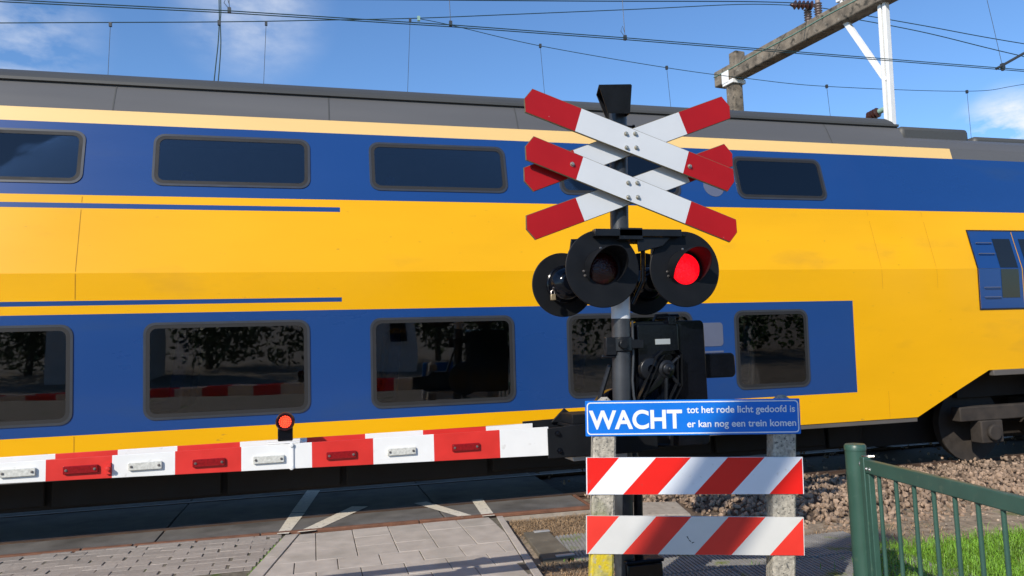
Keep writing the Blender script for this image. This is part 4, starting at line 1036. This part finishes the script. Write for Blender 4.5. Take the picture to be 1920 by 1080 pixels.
fm = thing('messenger_wire', 'thin messenger wire above the far track rising to the concrete beam', 'overhead wire', (0, YF2, 7.5))
b = MB()
ctrl = [onY(px, py, YF2) for px, py in ((0, 43), (410, 41), (620, 37.5), (785, 34), (960, 27), (1200, 17), (1400, 8), (1520, 5))]
sup = on_beam_plane(1524, 12); ctrl[-1] = sup
ext = [ctrl[0] + (ctrl[0] - ctrl[1]) * 4]
b.tube(cat_pts(ext + ctrl), .0085, 6)
b.tube(cat_pts([sup, onY(1720, 46, 12.5), onY(1920, 82, 12.4), onY(2300, 140, 12.4)]), .009, 6); b.tube(cat_pts([sup + Vector((0, 0, -.12)), onY(1720, 58, 12.3), onY(1920, 106, 12.2), onY(2300, 190, 12.2)]), .009, 6)
b.tube(cat_pts([onY(500, -2, 11.0), onY(700, -1, 11.2), onY(1100, 2, 11.6), onY(1400, 3, 12.0), sup + ZA * .06]), .009, 6)
b.build('wire', M_wire, fm)
b = MB(); x, y, z = frame(ctrl[-2] - sup); L3 = .5
b.lathe([(.02, -.05)] + [v for k in range(5) for v in ((.05, k * .09), (.10, .03 + k * .09), (.05, .07 + k * .09))] + [(.02, .5)], (sup + ZA * .02, x, y, z), 12); b.build('insulator', M_ins, fm)
for px, pt, pb in ((205, 46, 150), (497, 44, 165), (767, 38, 180)):
    a = onY(px + 2, pt, YF2); c = onY(px - 3, pb, YF2); b = MB(); b.tube([a, c], .0045, 5); clampblob(b, a, .05); b.build('dropper', M_clamp, fm)
ax = thing('auxiliary_wire', 'thin dipping auxiliary wire above the far track behind the train roof', 'overhead wire', (0, YF2, 7.2))
b = MB(); ctrl = [onY(px, py, YF2) for px, py in ((785, 35), (845, 47), (1013, 86), (1250, 127), (1400, 147), (1550, 162), (1813, 171), (1920, 158), (2150, 120))]; b.tube(cat_pts(ctrl), .0065, 6); b.build('wire', M_wire, ax)
for px, pt, pb in ((1013, 86, 220), (1250, 127, 240), (1550, 162, 260), (1813, 172, 300)):
    a = onY(px, pt, YF2); c = onY(px + 12, pb, YF2); b = MB(); b.tube([a, c], .0045, 5); clampblob(b, a, .05); b.build('dropper', M_clamp, ax)
b = MB(); clampblob(b, onY(785, 35, YF2), .06); b.build('clamp', M_insg, ax)
fd_ = thing('feeder_cable', 'pair of hanging feeder cables dropping behind the train roof', 'cable', tuple(onY(410, 60, 11.5)))
b = MB()
for pts_ in (((410, -30), (411, 20), (411, 43), (409, 80), (405, 118), (400, 165)), ((413, -30), (414, 20), (413, 43), (414, 80), (412, 118), (408, 165))):
    b.tube(cat_pts([onY(px, py, 11.5) for px, py in pts_], 5), .009, 6)
b.build('cable', M_wire, fd_); b = MB(); clampblob(b, onY(411, 43, 11.5), .05); b.build('clamp', M_clamp, fd_)
sa = thing('steady_arm', 'grey steady arm tube at the right end of the near contact wire', 'steady arm', tuple(onY(1900, 112, TY)))
b = MB(); b.tube([onY(1868, 129, TY), onY(1925, 97, TY), onY(2100, 0, TY)], .022, 10); b.build('tube', M_clamp, sa); b = MB(); clampblob(b, onY(1880, 124, TY), .06); b.build('clamp', M_clamp, sa)

# ------------------------------------------------------------------ what stands behind the viewer and shows in the train windows
M_leaf = mat('leaf_dark', (0.05, 0.09, 0.022), 0.6, var=0.4, scale=1.2, island=0.5)
M_bark = mat('bark', (0.09, 0.07, 0.05), 0.9, var=.3, scale=8, bump=.5, bscale=20)
def tree(x, y, h, r, label, seed):
    rn = random.Random(seed); t = thing('broadleaf_tree', label, 'tree', (x, y, GZ), 'trees behind the viewer')
    b = MB(); b.tube([(x, y, GZ), (x + .1, y, h * .3), (x, y + .1, h * .8)], [.16, .12, .04], 8); b.build('trunk', M_bark, t)
    b = MB(); b.open = True; b.keep = True
    blobs = [(Vector((x + rn.gauss(0, r * .42), y + rn.gauss(0, r * .35), rn.uniform(.5, h - .8))), rn.uniform(.5, 1.0) * r * .5) for _ in range(34)]
    for c, rad in blobs:
        for _ in range(110):
            d = Vector((rn.gauss(0, 1), rn.gauss(0, 1), rn.gauss(0, 1))).normalized() * rad * rn.uniform(.6, 1.05)
            p = c + d; u = Vector((rn.gauss(0, 1), rn.gauss(0, 1), rn.gauss(0, 1))).normalized(); v = u.orthogonal().normalized(); a = rn.uniform(.08, .17)
            if p.z < .1: continue
            b.face([p + u * a, p + v * a * .6, p - u * a, p - v * a * .6])
    b.build('crown', M_leaf, t, smooth=False)
for k in range(9):
    tree(-15 + 5 * k + random.uniform(-.8, .8), -17 + random.uniform(-1.5, 1.5), random.uniform(6, 8), 3.4, 'leafy green tree behind the viewer, reflected in the train windows', 40 + k)
M_wall = mat('rendered_wall', (0.66, 0.66, 0.64), 0.8, var=.06, scale=3, bump=.1, bscale=40)
M_tile = mat('roof_tile', (0.14, 0.06, 0.04), 0.8, var=.3, scale=9)
def hut(x0, x1, y0, y1, hw, hr, label, seed):
    t = thing('white_house' if hr > .8 else 'garden_shed', label, 'house' if hr > .8 else 'shed', ((x0 + x1) / 2, (y0 + y1) / 2, GZ))
    b = MB(); b.box((x0, y0, GZ), (x1, y1, hw)); b.build('wall', M_wall, t)
    b = MB(); b.prism([(y0 - .2, hw + .001), (y1 + .2, hw + .001), ((y0 + y1) / 2, hw + hr)], x0 - .2, x1 + .2, (Vector((0, 0, 0)), Vector((0, 1, 0)), ZA, XA)); b.build('roof', M_tile, t)
    w = (x1 - x0) * .34; xc = x0 + (x1 - x0) * .62
    b = MB(); b.box((xc - w / 2, y1 - .02, 1.0), (xc + w / 2, y1 + .02, 2.1)); wn2 = b.build('window', M_glassd, t)
    b = MB(); b.ring([(xc - w / 2 - .06, .94), (xc + w / 2 + .06, .94), (xc + w / 2 + .06, 2.16), (xc - w / 2 - .06, 2.16)], [(xc - w / 2, 1.0), (xc + w / 2, 1.0), (xc + w / 2, 2.1), (xc - w / 2, 2.1)], -.07, -.005, (Vector((0, y1, 0)), XA, ZA, Vector((0, -1, 0)))); b.build('frame', M_mast, wn2)
hut(-8.6, -5.6, -16, -12.5, 2.6, 1.6, 'small white house with red roof behind the viewer, reflected in a train window', 1)
hut(2.0, 3.7, -14.5, -12.5, 2.3, .6, 'white garden shed behind the viewer, reflected in a train window', 2)

C_ = bl_ + du * (BL * .765) + Vector((0, 0, -.36)) - SUN * 13.0  # out-of-view trunk shape, added and cut short to cast shade on the boards
w_ = (du * .60 + ZA * .80).normalized()
base_ = C_ - w_ * ((C_.z - GZ) / w_.z)
tr = thing('shadow_trunk', 'unseen leaning trunk shape added behind the viewer to shade the waiting sign', 'tree', tuple(base_))
b = MB(); L0 = (C_ - base_).length
b.tube([base_ + w_ * t + du * .03 * math.sin(t * 1.7) for t in [k * (L0 + .85) / 14 for k in range(15)]], [.25 - .004 * k for k in range(15)], 12)
b.build('trunk', M_bark, tr)
b = MB(); q = base_ + w_ * (L0 * .55); b.tube([q, q + Vector((-.5, -.6, .5)), q + Vector((-.8, -1.2, 1.3))], [.11, .08, .03], 8); b.build('shadow_trunk_limb', M_bark, tr)
